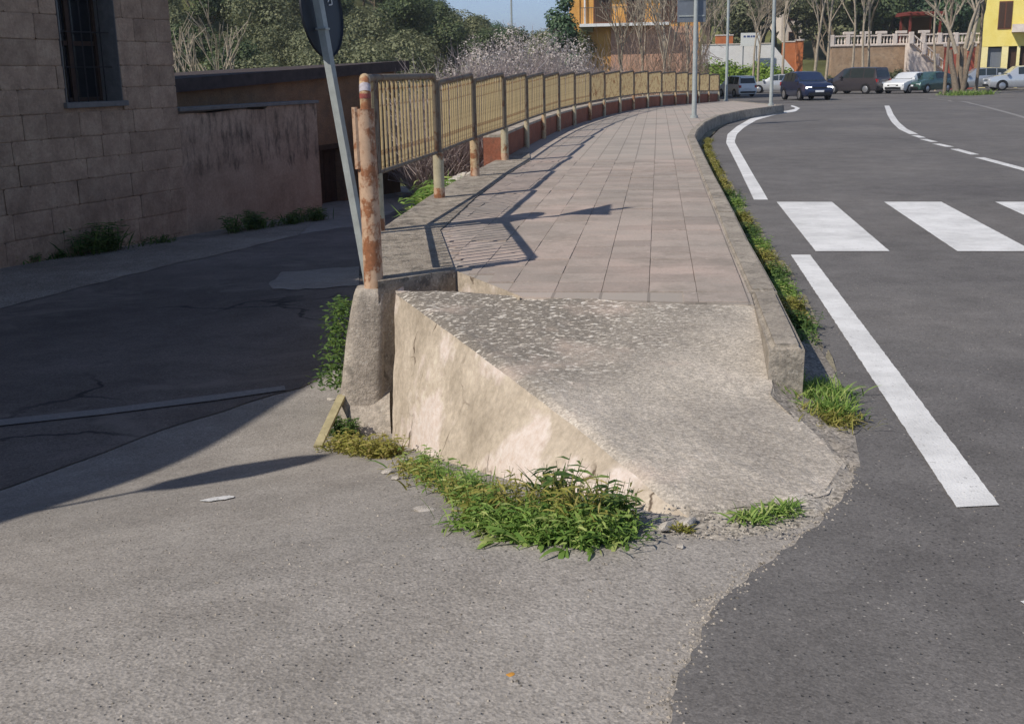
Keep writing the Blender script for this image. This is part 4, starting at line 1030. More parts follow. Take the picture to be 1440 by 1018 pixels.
pebble('orange_leaf', 718, 948, .011, simple('orange_leaf', lin(196, 140, 60)), 'small orange leaf scrap lying on the foreground asphalt', flat=.12)['category'] = 'leaf'
for i in range(22):
    o = pebble('chunk', 700, 500, r.uniform(.07, .16), M['rubble'], None, flat=.7); 
    for k_ in ('label', 'category'):
        if k_ in o: del o[k_]
    o.parent = rh; o.location = (r.uniform(-.28, .16), r.uniform(-.7, .7), r.uniform(-.1, .38)); o.rotation_euler = (r.uniform(0, 3), r.uniform(0, 3), 0)
mb = MB()
for i in range(520):
    u = r.uniform(880, 1195); v = r.uniform(700, 760) if u < 1130 else r.uniform(620, 720)
    p = PR(u, v); s = r.uniform(.0015, .005)
    if u > 1150 and r.random() < .4: continue
    n = len(mb.v); z_ = max(zl(p.x, p.y), 0.0) + 0.008 if p.x > .45 else zl(p.x, p.y)
    for k in range(5): a_ = k * 1.256 + r.uniform(-.3, .3); mb.v.append((p.x + s * math.cos(a_), p.y + s * math.sin(a_), z_))
    mb.v.append((p.x, p.y, z_ + s)); mb.f += [(n + k, n + (k + 1) % 5, n + 5) for k in range(5)]
for i in range(700):
    j_ = r.randrange(len(seam) - 4); a0_, b0_ = seam[j_], seam[j_ + 1]; t = r.random(); x = a0_[0] + (b0_[0] - a0_[0]) * t + r.gauss(-.015, .022); y = a0_[1] + (b0_[1] - a0_[1]) * t + r.gauss(0, .015); s = r.uniform(.0015, .006); n = len(mb.v); z_ = ROADZ if x > left_x(y) else 0.0
    for k in range(5): a_ = k * 1.256 + r.uniform(-.3, .3); mb.v.append((x + s * math.cos(a_), y + s * math.sin(a_), z_))
    mb.v.append((x, y, z_ + s * .8)); mb.f += [(n + k, n + (k + 1) % 5, n + 5) for k in range(5)]
for i in range(260):
    y = r.uniform(2.0, 7.0); x = r.uniform(.5 + .15 * y, .46 * y + .2); s = r.uniform(.001, .004); n = len(mb.v); z_ = ROADZ
    if x < left_x(y) + .03: continue
    for k in range(5): a_ = k * 1.256 + r.uniform(-.3, .3); mb.v.append((x + s * math.cos(a_), y + s * math.sin(a_), z_))
    mb.v.append((x, y, z_ + s * .8)); mb.f += [(n + k, n + (k + 1) % 5, n + 5) for k in range(5)]
for i in range(700):
    y = r.uniform(1.9, 4.6); x = r.uniform(-.45 * y, .25); s = r.uniform(.0015, .006); n = len(mb.v); z_ = zl(x, y)
    for k in range(5): a_ = k * 1.256 + r.uniform(-.3, .3); mb.v.append((x + s * math.cos(a_), y + s * math.sin(a_), z_))
    mb.v.append((x, y, z_ + s * .8)); mb.f += [(n + k, n + (k + 1) % 5, n + 5) for k in range(5)]
tag(mb.build('loose_grit', M['gravel']), 'loose grit scattered on the old asphalt and the ramp apron', 'grit', kind='stuff')

# ------------------------------------------------------------------ trees
def leafcloud(r, blobs, n, size, mat_aspect=1.6, upb=0.35):
    mb = MB(); tot = sum(b[1] ** 2 for b in blobs)
    for c, rad in blobs:
        for _ in range(int(n * rad * rad / tot)):
            d = Vector((r.gauss(0, 1), r.gauss(0, 1), r.gauss(0, 1))).normalized(); q = Vector(c) + d * rad * (r.random() ** 0.33) * Vector((1, 1, .8)).length / 1.6
            nrm = (d + Vector((r.uniform(-.7, .7), r.uniform(-.7, .7), r.uniform(-.5, .7) + upb))).normalized()
            x = nrm.cross(Vector((r.uniform(-1, 1), r.uniform(-1, 1), r.uniform(-1, 1)))).normalized(); y = nrm.cross(x); s = size * r.uniform(.6, 1.4)
            k = len(mb.v); mb.v += [tuple(q - x * s), tuple(q + y * s / mat_aspect), tuple(q + x * s), tuple(q - y * s / mat_aspect)]; mb.f.append((k, k + 1, k + 2, k + 3))
    return mb
def branches(mb, r, p, d, L, rad, depth, n=5, spread=.55, minr=.004, up=.15, out=None):
    steps = 4; pts = [Vector(p)]; rr = [rad]; q = Vector(p); dd_ = Vector(d).normalized()
    for i in range(steps):
        dd_ = (dd_ + Vector((r.uniform(-1, 1), r.uniform(-1, 1), r.uniform(-.4, 1) * up * 2)) * 0.13).normalized(); q = q + dd_ * L / steps; pts.append(q.copy()); rr.append(max(minr, rad * (1 - 0.5 * (i + 1) / steps)))
    mb.tube(pts, rr, n, False)
    if out is not None and depth <= 1: out.append(q.copy())
    if depth <= 0: return
    for k in range(r.choice((2, 3, 3))):
        t = r.uniform(.45, 1.0); b = pts[min(steps, int(t * steps))]
        nd = (dd_ + Vector((r.uniform(-1, 1), r.uniform(-1, 1), r.uniform(-.3, .8))) * spread * 1.4).normalized()
        branches(mb, r, b, nd, L * r.uniform(.55, .8), max(minr, rad * r.uniform(.45, .62)), depth - 1, max(3, n - 1), spread, minr, up, out)
def leafy_tree(name, seed, mat, h, wd, nleaf, size, kind='round', bark='bark'):
    r = random.Random(seed); t = empty(name); tr = MB(); ends = []
    branches(tr, r, (0, 0, -.6), (0, 0, 1), h * .45, h * .035, 2, 6, .6, .02, .2, ends)
    tr.build('trunk', M[bark], t, smooth='all'); bl_ = []
    nb_ = 16 if kind == 'round' else 14
    for k in range(nb_):
        a_ = r.uniform(0, 6.28); rr = wd * math.sqrt(r.random()) * .72; zz = r.uniform(.38, .95)
        if kind == 'cone': rr *= (1.05 - zz)
        else: rr *= math.sqrt(max(.1, 1 - (2 * (zz - .62) / .75) ** 2))
        bl_.append(((rr * math.cos(a_), rr * math.sin(a_), zz * h), wd * r.uniform(.22, .42)))
    leafcloud(r, bl_, nleaf, size).build('crown', mat, t); return t
def bare_tree(name, seed, h, rad, depth, bark='palebark', spread=.5, dirv=(0, 0, 1), minr=.012, stem=.5):
    r = random.Random(seed); t = empty(name); mb = MB(); e = []
    d = Vector(dirv).normalized(); pts = [Vector((0, 0, -.3))]; rr = [rad * 1.25]; q = Vector((0, 0, 0))
    for i in range(7): pts.append(q.copy()); rr.append(rad * (1 - .5 * i / 7)); d = (d + Vector((r.uniform(-1, 1), r.uniform(-1, 1), .3)) * .06).normalized(); q = q + d * h * stem / 6
    mb.tube(pts, rr, 8, False); mb.build('trunk', M[bark], t, smooth='all'); c = MB()
    for k in range(4):
        b = pts[-1].lerp(pts[-3], r.random()); branches(c, r, b, (d + Vector((r.uniform(-1, 1), r.uniform(-1, 1), .5)) * .5), h * .34, rad * .45, depth, 5, spread, minr)
    c.build('crown', M[bark], t, smooth='all'); return t
def shrub(name, seed, h, wd, n, mat, leaf=None, nleaf=0, lsize=.03, tw=.008):
    r = random.Random(seed); t = empty(name); mb = MB()
    for k in range(n):
        a_ = r.uniform(0, 6.28); rr = math.sqrt(r.random()) * wd * .5; p = Vector((rr * math.cos(a_) * .5, rr * math.sin(a_) * .5, 0))
        d = Vector((math.cos(a_) * rr / wd * 1.0 + r.uniform(-.3, .3), math.sin(a_) * rr / wd * 1.0 + r.uniform(-.3, .3), 1.2)).normalized(); L = h * r.uniform(.35, 1.0) * (1.15 - .5 * rr / (wd * .5)); s0 = r.uniform(.0, .75)
        p = p + d * L * s0; L *= (1 - s0); pts = [p]; q = p
        for i in range(3): d = (d + Vector((r.uniform(-1, 1), r.uniform(-1, 1), r.uniform(-.8, .8))) * .6).normalized(); q = q + d * L / 3; q = q.copy(); rr_ = math.hypot(q.x, q.y); q.x *= min(1, wd * .55 / max(rr_, 1e-3)); q.y *= min(1, wd * .55 / max(rr_, 1e-3)); pts.append(q)
        mb.tube(pts, [tw, tw * .8, tw * .6, tw * .35], 3, False)
    mb.build('branches', mat, t)
    if leaf:
        bl_ = [((r.uniform(-.38, .38) * wd, r.uniform(-.38, .38) * wd, h * r.uniform(.35, .92)), wd * r.uniform(.10, .2)) for _ in range(16)]
        leafcloud(r, bl_, nleaf, lsize).build('blossom', leaf, t)
    return t
def put(o, x, y, z, label, cat, group=None, rz=0, sc=1.0):
    o.location = (x, y, z); o.rotation_euler = (0, 0, rz); o.scale = (sc,) * 3; return tag(o, label, cat, group)
r = random.Random(77)
protos = [leafy_tree('evergreen_tree', 101, M['evergreen'], 7.5, 3.6, 9000, .10), leafy_tree('evergreen_tree', 102, M['pinel'], 8.5, 3.6, 9000, .10), leafy_tree('olive_tree', 103, M['olive'], 5.5, 3.2, 8000, .09), leafy_tree('evergreen_tree', 104, M['evergreen'], 6.5, 3.8, 9000, .105)]
kinds = ['dark evergreen tree in the wood on the hillside', 'bluish green pine in the wood on the hillside', 'greyish olive tree on the lower hillside', 'dark evergreen tree in the wood on the hillside']
used = set(); spots = []
for i in range(2600):
    y = r.uniform(62, 175); x = y * r.uniform(-.325, .055)
    if all((x - a) ** 2 + (y - b) ** 2 > (3.0 + .02 * y) ** 2 for a, b in spots): spots.append((x, y))
    if len(spots) > 150: break
for x, y in spots:
    k = 2 if (y < 85 and r.random() < .7) else r.choice((0, 1, 3, 3, 0, 2) if y > 80 else (0, 2, 3))
    o = protos[k] if k not in used else copy_tree(protos[k]); used.add(k)
    sc_ = r.uniform(.75, 1.15)
    u_ = 720 + 1600 * x / y; vs_ = np.interp(u_, [560, 600, 640, 680, 720, 760, 800], [-120, 0, 18, 34, 46, 50, 52]); gz = ground_h(x, y) - .3; hmax_ = CAMH + y * (103 - .021 * (u_ - 720) - vs_) / 1600 - gz; hh_ = (7.6, 8.6, 5.6, 6.6)[k] * sc_
    if hh_ > hmax_: sc_ *= max(.3, hmax_ / hh_)
    put(o, x, y, ground_h(x, y) - .3, kinds[k], 'tree', 'trees of the wooded hillside', r.uniform(0, 6.28), sc_)
# pale bare saplings behind the annex roof
for i, (u, v) in enumerate([(262, 100), (288, 98), (297, 98), (303, 98)]):
    Y = 34 + i; p = PY(u, 120, Y); t = bare_tree('bare_sapling', 130 + i, 4.4 if i else 4.0, .05, 2, 'palebark', .35, (.02 * (-1) ** i, 0, 1), .012, .7)
    put(t, p.x, p.y, -1.8, ['pale forked bare sapling right beside the stone house corner', 'tallest bare sapling of the three behind the annex roof', 'middle thin bare sapling behind the annex roof', 'thin bare sapling behind the annex roof farthest from the stone house'][i], 'sapling')
# dull shrubs on the near slope of the valley
sh = leafy_tree('hillside_shrub', 140, M['olive'], 3.2, 2.6, 9000, .04); first = True
for i in range(24):
    y = r.uniform(42, 62); x = y * r.uniform(-.31, -.05); o = sh if first else copy_tree(sh); first = False
    put(o, x, y, ground_h(x, y) - .5, 'rounded olive green shrub on the near slope behind the annex', 'shrub', 'shrubs on the near slope', r.uniform(0, 6.28), r.uniform(.6, .95))
# bare almond and scrub right behind the railing
for i, (u, vt, Y, wd, mat, leaf, lab) in enumerate([
    (618, 50, 24, 2.2, 'twig', None, 'dense grey bare shrub behind the railing next to the annex roof'), (655, 44, 25, 2.6, 'twig', None, 'tall mauve grey bare shrub behind the fourth railing panel'),
    (690, 38, 27, 2.4, 'twig', 'blossom', 'almond shrub with pale blossom behind the railing, beside the mauve shrub'), (730, 30, 29, 2.8, 'twig', 'blossom', 'tallest blossoming almond shrub behind the railing'), (768, 34, 31, 2.6, 'twig', 'blossom', 'blossoming almond shrub nearest the dark conifer'),
    (796, 68, 33, 2.0, 'twig', 'blossom', 'low pale shrub below the orange building corner'), (836, 58, 52, 3.2, 'twig', None, 'rounded grey bare shrub before the orange building')]):
    p = PY(u, vt, Y); zb_ = -1.3; t = shrub('bare_shrub', 150 + i, (p.z - zb_) * (0.98 if leaf else 0.92), wd, 3200, M[mat], M[leaf] if leaf else None, 3600, .028, .009)
    put(t, p.x, Y, zb_, lab, 'shrub')
t = leafy_tree('conifer', 170, M['pinel'], 8.6, 1.9, 6000, .09, 'cone'); p = PY(790, 60, 62); put(t, p.x, 62, -2.5, 'dark conifer beside the orange building corner', 'tree')

# ------------------------------------------------------------------ orange building and its vines
M['orange'] = concrete('orange_render', lin(206, 150, 78), lin(218, 164, 92), lin(226, 176, 106), 0, 0.1, 0.5, 0.2)
M['pinkrender'] = concrete('pink_render', lin(182, 140, 116), lin(198, 156, 132), lin(208, 170, 146), 0, 0.2, 0.5, 0.2)
M['shutter'] = simple('brown_shutter', lin(110, 70, 52), 0.7, 0.3, 0.2, 8)
Yb = 76.0; bl0 = PY(802, 60, Yb); br0 = PY(982, 60, Yb); ob = empty('orange_building', (bl0.x, Yb, -1.4), math.radians(-6)); tag(ob, 'orange rendered apartment building with a long balcony behind bare vines', 'building')
W_ = br0.x - bl0.x; mb = MB(); mb.box(0, W_, 0, 9, -2, 13); mb.build('wall', M['orange'], ob)
zz = lambda v: PY(850, v, Yb).z + 1.4
mb = MB(); mb.box(2.6, W_ - .2, -.06, -.001, -2, zz(40)); mb.build('ground_floor', M['pinkrender'], ob)
mb = MB(); mb.box(-.05, .6, -.1, -.002, -2, 13.0); mb.build('corner_pilaster', M['orange'], ob)
for zc in (zz(36), zz(36) + 3.2):
    mb = MB(); mb.box(.65, W_ - 2.0, -1.2, -.003, zc - .12, zc + .06); bo = mb.build('balcony', M['white'], ob)
    mb = MB(); n = 40
    for k in range(n + 1): x = .7 + (W_ - 2.75) * k / n; mb.box(x - .012, x + .012, -1.17, -1.14, zc + .06, zc + 1.0)
    mb.box(.68, W_ - 2.03, -1.18, -1.13, zc + 1.0, zc + 1.05); mb.build('balcony_rail', M['frame_paint'], bo)
    for x in (1.5, 3.6, 5.7):
        mb = MB(); mb.box(x, x + 1.1, -.07, -.004, zc + .08, zc + 2.2); w_ = mb.build('balcony_door', M['shutter'], ob)
        for k in range(2): q = MB(); q.box(x + .06 + k * .5, x + .52 + k * .5, -.085, -.071, zc + .2, zc + 2.1); q.build('shutter_leaf', M['darkwood'], w_)
mb = MB(); mb.box(.65, 1.5, -1.0, -.004, zz(46), zz(37)); mb.build('service_box', simple('olive_box', lin(112, 100, 62)), ob)
mb = MB(); mb.tube([(.95, -.15, zz(36)), (.95, -.15, 13)], .06, 8); mb.build('downpipe', M['white'], ob, smooth=True)
for i, (u, Y, h, wd) in enumerate([(880, 62, 7.5, 4.0), (905, 66, 8.5, 4.0), (930, 60, 8.0, 4.0), (952, 64, 8.5, 3.0), (966, 62, 8.0, 2.0), (978, 66, 8.0, 1.4)]):
    p = PY(u, 90, Y); t = bare_tree('vine_tree', 180 + i, h, .10, 3, 'palebark', .45, (.05 * (i % 3 - 1), 0, 1), .014, .45)
    vs = shrub('vine_tangle', 190 + i, h * .95, wd, 110, M['vine'], None, 0, 0, .014)
    vb = vs.children[0]; vb.parent = t; vb.name = 'twigs'; bpy.data.objects.remove(vs)
    put(t, p.x, Y, -1.2, ['tangled bare tree before the orange balcony, beside its corner', 'tangled bare tree under the middle of the orange balcony', 'brown tangled bare tree at the end of the orange balcony', 'bare tree with pale stems left of the grey sign back', 'bare tree with dense twigs behind the grey sign back', 'bare tree right of the grey sign back beside the white wall'][i], 'tree')

# ------------------------------------------------------------------ poles on the pavement
def pole(name, u, vb, Y, rad, top, label, z=None):
    p = PY(u, vb, Y); z = SW + zr(Y) if z is None else z
    o = empty(name, (p.x, Y, z)); tag(o, label, 'pole'); mb = MB(); mb.tube([(0, 0, -.1), (0, 0, top)], [rad, rad * .8], 12); mb.build('shaft', M['galv'], o, smooth=True)
    mb = MB(); mb.tube([(0, 0, -.02), (0, 0, .05)], rad * 1.6, 12); mb.build('base_ring', M['galv'], o, smooth=True); return o
Ys = PS(975, 166).y
sgn = pole('traffic_sign', 976, 166, Ys, .057, 4.0, 'tall grey pole with a rectangular grey sign seen from behind, on the pavement'); sgn['category'] = 'sign'
p = PY(953, 32, Ys) - sgn.location; q = PY(993, 32, Ys) - sgn.location
mb = MB(); mb.box(p.x, q.x, .06, .075, p.z, p.z + .95, .004); mb.build('sign_plate', M['greysign'], sgn)
mb = MB()
for k in range(3): mb.box(p.x + .03, q.x - .03, .045, .0595, p.z + .12 + k * .35, p.z + .15 + k * .35)
mb.build('bracket', M['galv'], sgn)
lamp2 = pole('lamp_post', 1084, 148, 34.5, .055, 7.0, 'slim grey lamp post at the nose of the pavement')
mb = MB(); mb.tube([(0, 0, 6.9), (.3, -.2, 7.2), (1.2, -.8, 7.3)], [.04, .035, .03], 8); mb.build('arm', M['galv'], lamp2, smooth=True); mb = MB(); mb.box(1.0, 1.6, -1.0, -.75, 7.25, 7.36, .03); mb.build('lamp_head', M['greysign'], lamp2)
lamp3 = pole('lamp_post', 1021, 142, 47.5, .06, 8.0, 'slim grey lamp post at the far end of the railing beside the white van'); lamp3['category'] = 'pole'
mb = MB(); mb.tube([(0, 0, 7.9), (.3, -.2, 8.2), (1.2, -.8, 8.3)], [.04, .035, .03], 8); mb.build('arm', M['galv'], lamp3, smooth=True)
mast = PY(720, 60, 140); o = empty('radio_mast', (mast.x, 140, -4)); tag(o, 'thin distant mast rising over the almond shrubs', 'mast'); mb = MB(); mb.tube([(0, 0, 0), (0, 0, 26)], .11, 6); mb.build('shaft', M['galv'], o); 
mb = MB(); mb.box(-.5, .5, -.5, .5, -.5, .3); mb.build('base_block', M['concrete'], o)

# ------------------------------------------------------------------ cars
M['tyre'] = simple('tyre_rubber', lin(34, 34, 36), 0.85, 0.2); M['rim'] = simple('alloy_rim', lin(170, 172, 176), 0.35, 0.5, .05, 4, .7)
M['carglass'] = simple('car_glass', lin(46, 54, 56), 0.05, 0.7, .1); M['trim'] = simple('black_trim', lin(28, 28, 30), 0.5, 0.4)
M['plate'] = simple('number_plate', lin(226, 228, 230), 0.5, 0.3, .05); M['lampred'] = simple('red_lamp', lin(170, 24, 28), 0.2, 0.6); M['lampclear'] = simple('clear_lamp', lin(214, 218, 222), 0.1, 0.7, .05)
def emis(name, col, s):
    t = NT(name, .3); t.color((*col, 1)); t.b.inputs['Emission Color'].default_value = (*col, 1); t.b.inputs['Emission Strength'].default_value = s; return t.m
M['lamplit'] = emis('lit_headlamp', (1, .98, .95), 3.0)
def paintm(name, col, metal=.3):
    t = NT(name, .25, .5); t.color(col); t.b.inputs['Metallic'].default_value = metal; t.b.inputs['Coat Weight'].default_value = .6; t.b.inputs['Coat Roughness'].default_value = .06; return t.m
PAINT = {'blue': paintm('navy_car_paint', lin(40, 52, 84)), 'dark': paintm('dark_car_paint', lin(74, 70, 74)), 'white': paintm('white_car_paint', lin(232, 234, 234), 0), 'silver': paintm('silver_car_paint', lin(176, 180, 184), .5), 'green': paintm('green_car_paint', lin(64, 96, 88)), 'pale': paintm('pale_silver_paint', lin(198, 202, 206), .4)}
SHAPES = {  # x (fraction of length, front to rear), belt z, roof z, width factor, floor
 'suv': (4.45, 1.84, [(.5, .72, .73, .80, .40), (.48, .84, .87, .93, .28), (.40, .96, 1.0, .98, .22), (.27, 1.02, 1.06, 1.0, .22), (.225, 1.04, 1.10, 1.0, .22), (.08, 1.06, 1.60, 1.0, .22), (-.05, 1.07, 1.66, 1.0, .22), (-.22, 1.08, 1.65, 1.0, .22), (-.38, 1.10, 1.58, .99, .22), (-.46, 1.10, 1.16, .97, .26), (-.5, .98, 1.0, .86, .40)]),
 'van': (4.5, 1.84, [(.5, .75, .76, .80, .40), (.48, .90, .94, .93, .28), (.38, 1.04, 1.10, .98, .22), (.31, 1.08, 1.16, 1.0, .22), (.14, 1.10, 1.78, 1.0, .22), (0, 1.10, 1.86, 1.0, .22), (-.25, 1.10, 1.86, 1.0, .22), (-.44, 1.10, 1.82, .99, .22), (-.485, 1.08, 1.16, .97, .26), (-.5, 1.0, 1.02, .90, .36)]),
 'hatch': (4.05, 1.74, [(.5, .60, .61, .80, .38), (.48, .70, .73, .93, .26), (.38, .82, .86, .98, .2), (.25, .90, .95, 1.0, .2), (.21, .92, .98, 1.0, .2), (.04, .95, 1.40, 1.0, .2), (-.08, .96, 1.46, 1.0, .2), (-.25, .98, 1.44, 1.0, .2), (-.40, 1.0, 1.33, .99, .2), (-.475, .98, 1.05, .96, .24), (-.5, .86, .88, .86, .36)])}
def make_car(name, shape, paint, lit=False):
    L, W, S = SHAPES[shape]; hw = W / 2; o = empty(name); mb = MB(); rings = []
    for fx, zb_, zt_, wf, fl in S:
        x = fx * L; w_ = hw * wf; cab = zt_ - zb_ > .2; wr = w_ * (.78 if cab else .90)
        half = [(w_ * .88, fl), (w_ * .99, fl + .14), (w_, (fl + zb_) / 2 + .08), (w_ * .965, zb_), (wr + (0.02 if cab else 0), zt_ - (.05 if cab else .01)), (wr * .82, zt_)]
        ring_ = [(x, y, z_) for y, z_ in half] + [(x, -y, z_) for y, z_ in reversed(half)]; rings.append(ring_); mb.v += ring_
    n = 12
    for i in range(len(rings) - 1):
        for k in range(n): mb.f.append((i * n + k, i * n + (k + 1) % n, (i + 1) * n + (k + 1) % n, (i + 1) * n + k))
    mb.f.append(tuple(range(n))); mb.f.append(tuple((len(rings) - 1) * n + k for k in reversed(range(n))))
    mb.build('body', paint, o, smooth=True, fix=True)
    def win(name, a, b, c, d, m_=.10, off=.012):
        a, b, c, d = map(Vector, (a, b, c, d)); cc_ = (a + b + c + d) / 4; nn_ = (b - a).cross(d - a).normalized()
        if nn_.dot(cc_ - Vector((0, 0, .9))) < 0: nn_ = -nn_
        q = MB(); pts = [p.lerp(cc_, m_) + nn_ * off for p in (a, b, c, d)]; q.quad(*pts); q.quad(*[p - nn_ * .01 for p in reversed(pts)]); return q.build(name, M['carglass'], o)
    cabs = [i for i, s_ in enumerate(S) if s_[2] - s_[1] > .2]; f0, f1 = cabs[0], cabs[-1]
    for s_ in (0, 1):
        g = (lambda i, k: rings[i][k]) if s_ == 0 else (lambda i, k: rings[i][11 - k])
        for i in range(f0, f1): win('side_window', g(i, 3), g(i + 1, 3), g(i + 1, 4), g(i, 4), .09)
    win('windscreen', rings[f0 - 1][4], rings[f0 - 1][7], rings[f0][7], rings[f0][4], .07); win('rear_window', rings[f1 + 1][4], rings[f1 + 1][7], rings[f1][7], rings[f1][4], .10)
    wr_ = .34 if shape != 'hatch' else .30
    for fx in (.305, -.30):
        for s_ in (1, -1):
            ar = MB(); x, y = fx * L, s_ * (hw + .003)
            ar.poly([(x + (wr_ + .06) * math.cos(a), y, max(.2, wr_ + (wr_ + .06) * math.sin(a))) for a in [k * math.pi / 12 for k in range(24)]]); 
            ar.v = [(a, b, c) for a, b, c in ar.v]; ao = ar.build('wheel_arch', M['trim'], o)
            ty = MB(); ty.tube([(x, s_ * (hw - .2), wr_), (x, s_ * (hw - .19), wr_), (x, s_ * (hw + .0), wr_), (x, s_ * (hw + .012), wr_)], [wr_ - .03, wr_, wr_, wr_ - .025], 24); wo_ = ty.build('wheel', M['tyre'], o, smooth=True)
            rm = MB(); rm.tube([(x, s_ * (hw + .005), wr_), (x, s_ * (hw + .018), wr_)], [wr_ * .68, wr_ * .62], 20); rm.build('rim', M['rim'], wo_, smooth=True)
    fxx, bx_ = .5 * L, -.5 * L; hz = S[1][1] - .06
    for s_ in (1, -1):
        q = MB(); q.box(.462 * L, .497 * L, min(s_ * hw * .50, s_ * hw * .88), max(s_ * hw * .50, s_ * hw * .88), hz - .10, hz + .02, .02); q.build('headlight', M['lamplit'] if lit else M['lampclear'], o, smooth=True)
        tz = S[-2][1]; q = MB(); q.box(-.502 * L, -.46 * L, min(s_ * hw * .70, s_ * hw * .95), max(s_ * hw * .70, s_ * hw * .95), tz - .28, tz - .05, .02); q.build('tail_light', M['lampred'], o, smooth=True)
        q = MB(); q.box(S[4][0] * L - .05, S[4][0] * L + .12, min(s_ * (hw + .01), s_ * (hw + .19)), max(s_ * (hw + .01), s_ * (hw + .19)), S[4][1] + .02, S[4][1] + .16, .03); q.build('mirror', paint, o, smooth=True)
    q = MB(); q.box(fxx - .02, fxx + .012, -hw * .48, hw * .48, hz - .10, hz - .02, .01); q.build('grille', M['trim'], o)
    q = MB(); q.box(fxx - .05, fxx + .02, -hw * .7, hw * .7, .30, .46, .02); q.build('bumper', M['trim'], o)
    q = MB(); q.box(fxx + .021, fxx + .032, -.26, .26, .48, .59); q.build('number_plate', M['plate'], o)
    q = MB(); q.box(bx_ - .03, bx_ + .06, -hw * .8, hw * .8, .34, .5, .02); q.build('bumper', M['trim'], o)
    q = MB(); q.box(bx_ - .024, bx_ - .005, -.26, .26, .70, .81); q.build('number_plate', M['plate'], o)
    return o
def car(u, v, hx, hy, shape, paint, label, lit=False, sc=1.0, name='parked_car', Y=None):
    p = PR(u, v) if Y is None else PY(u, v, Y); o = make_car(name, shape, PAINT[paint], lit); o.location = (p.x, p.y, zr(p.y) + ROADZ); o.rotation_euler = (0, 0, math.atan2(hy, hx)); o.scale = (sc,) * 3; return tag(o, label, 'car')
car(1133, 141, .10, -1, 'suv', 'blue', 'dark blue car with lit headlights driving round the bend towards the crossing', True, 1.0, 'driving_car')
car(1204, 132.5, -.62, .78, 'van', 'dark', 'dark grey people carrier parked with its rear to the road behind the blue car', sc=1.0)
car(1276, 131.5, -.75, -.66, 'hatch', 'white', 'white hatchback parked beside the dark people carrier')
car(1303, 131, -.80, -.6, 'hatch', 'green', 'dark green hatchback parked beside the white hatchback under the stairs')
car(1376, 127.5, -1, .12, 'suv', 'silver', 'silver estate parked before the yellow house left of the pale car', sc=1.0)
car(1432, 127.5, -1, .12, 'suv', 'pale', 'pale silver car parked before the yellow house garage', sc=1.05)
car(1036, 136.5, -.25, .97, 'van', 'white', 'white people carrier parked below the green hedge', sc=.78)
car(1090, 131, -.9, .3, 'hatch', 'pale', 'pale car half hidden behind the dark blue driving car')

# ------------------------------------------------------------------ terrace, walls and houses beyond the bend
YT = 97.0
M['cream'] = concrete('cream_cast_stone', lin(206, 192, 180), lin(220, 208, 198), lin(230, 220, 210), 0, 0.1, 1, .2)
M['tanstone'] = concrete('tan_retaining_stone', lin(150, 124, 100), lin(172, 146, 120), lin(188, 164, 138), 0, 0.35, .6, .6)
M['whitewall'] = concrete('white_wall_paint', lin(226, 223, 219), lin(236, 233, 230), lin(242, 240, 237), 0, 0.08, .4, .2)
M['brickred'] = concrete('brick_red_render', lin(156, 78, 62), lin(170, 88, 72), lin(182, 100, 84), 0, .1, 1, .3)
M['terracotta'] = concrete('terracotta_render', lin(186, 108, 66), lin(200, 122, 78), lin(212, 136, 92), 0, .1, .5, .2)
T = lambda u, v, Y=YT: PY(u, v, Y)
a, b = T(1170, 62), T(1390, 62); zb_ = T(1280, 62).z; ztop = T(1280, 48.5).z; zgr = zr(YT)
tw = empty('terrace_wall', (a.x, YT, zgr)); tag(tw, 'tan stone retaining wall below the terrace balustrade', 'wall')
mb = MB(); mb.box(0, b.x - a.x, 0, 1.0, -.6, zb_ - zgr - .1); mb.build('wall_body', M['tanstone'], tw); mb = MB(); mb.box(-.05, b.x - a.x + .05, -.08, 1.05, zb_ - zgr - .099, zb_ - zgr); mb.build('coping', M['cream'], tw)
def baluster(mb, x, y, z0, z1):
    h = z1 - z0; mb.tube([(x, y, z0), (x, y, z0 + .1 * h), (x, y, z0 + .35 * h), (x, y, z0 + .7 * h), (x, y, z1)], [.05, .05, .085, .04, .06], 6, False)
def balustrade(name, p0, p1, label, posts=4):
    d = p1 - p0; o = empty(name, p0); tag(o, label, 'balustrade'); Lh = math.hypot(d.x, d.y); hgt = ztop - zb_; n = int(Lh / .26); mb = MB()
    for k in range(1, n): t = k / n; q = d * t; baluster(mb, q.x, q.y, q.z + .06, q.z + hgt - .1)
    tag(mb.build('balusters', M['cream'], o, smooth='all'), kind='stuff')
    for zz0, zz1 in ((0.002, .07), (hgt - .11, hgt)):
        mb = MB(); s_ = Vector((0, .12, 0)); mb.v = [tuple(q + s + Vector((0, 0, z_))) for q in (Vector((0, 0, 0)), d) for s in (-s_, s_) for z_ in (zz0, zz1)]
        mb.f = [(0, 1, 3, 2), (4, 6, 7, 5), (0, 4, 5, 1), (2, 3, 7, 6), (1, 5, 7, 3), (0, 2, 6, 4)]; mb.build('handrail' if zz0 > .1 else 'plinth', M['cream'], o, fix=True)
    for k in range(posts + 1):
        q = d * (k / posts); mb = MB(); mb.box(q.x - .16, q.x + .16, q.y - .16, q.y + .16, q.z - .1, q.z + hgt + .06); mb.build('pier', M['cream'], o)
    return o
balustrade('balustrade', Vector((a.x, YT + .1, zb_)), Vector((T(1280, 62).x, YT + .1, zb_)), 'cream balustrade along the terrace left of the stairs', 5)
balustrade('balustrade', Vector((T(1298, 62).x, YT + .1, zb_)), Vector((b.x, YT + .1, zb_)), 'cream balustrade along the terrace right of the stairs', 4)
s0_, s1_ = T(1281, 60, YT - 1.5), T(1334, 106, YT - 1.5)
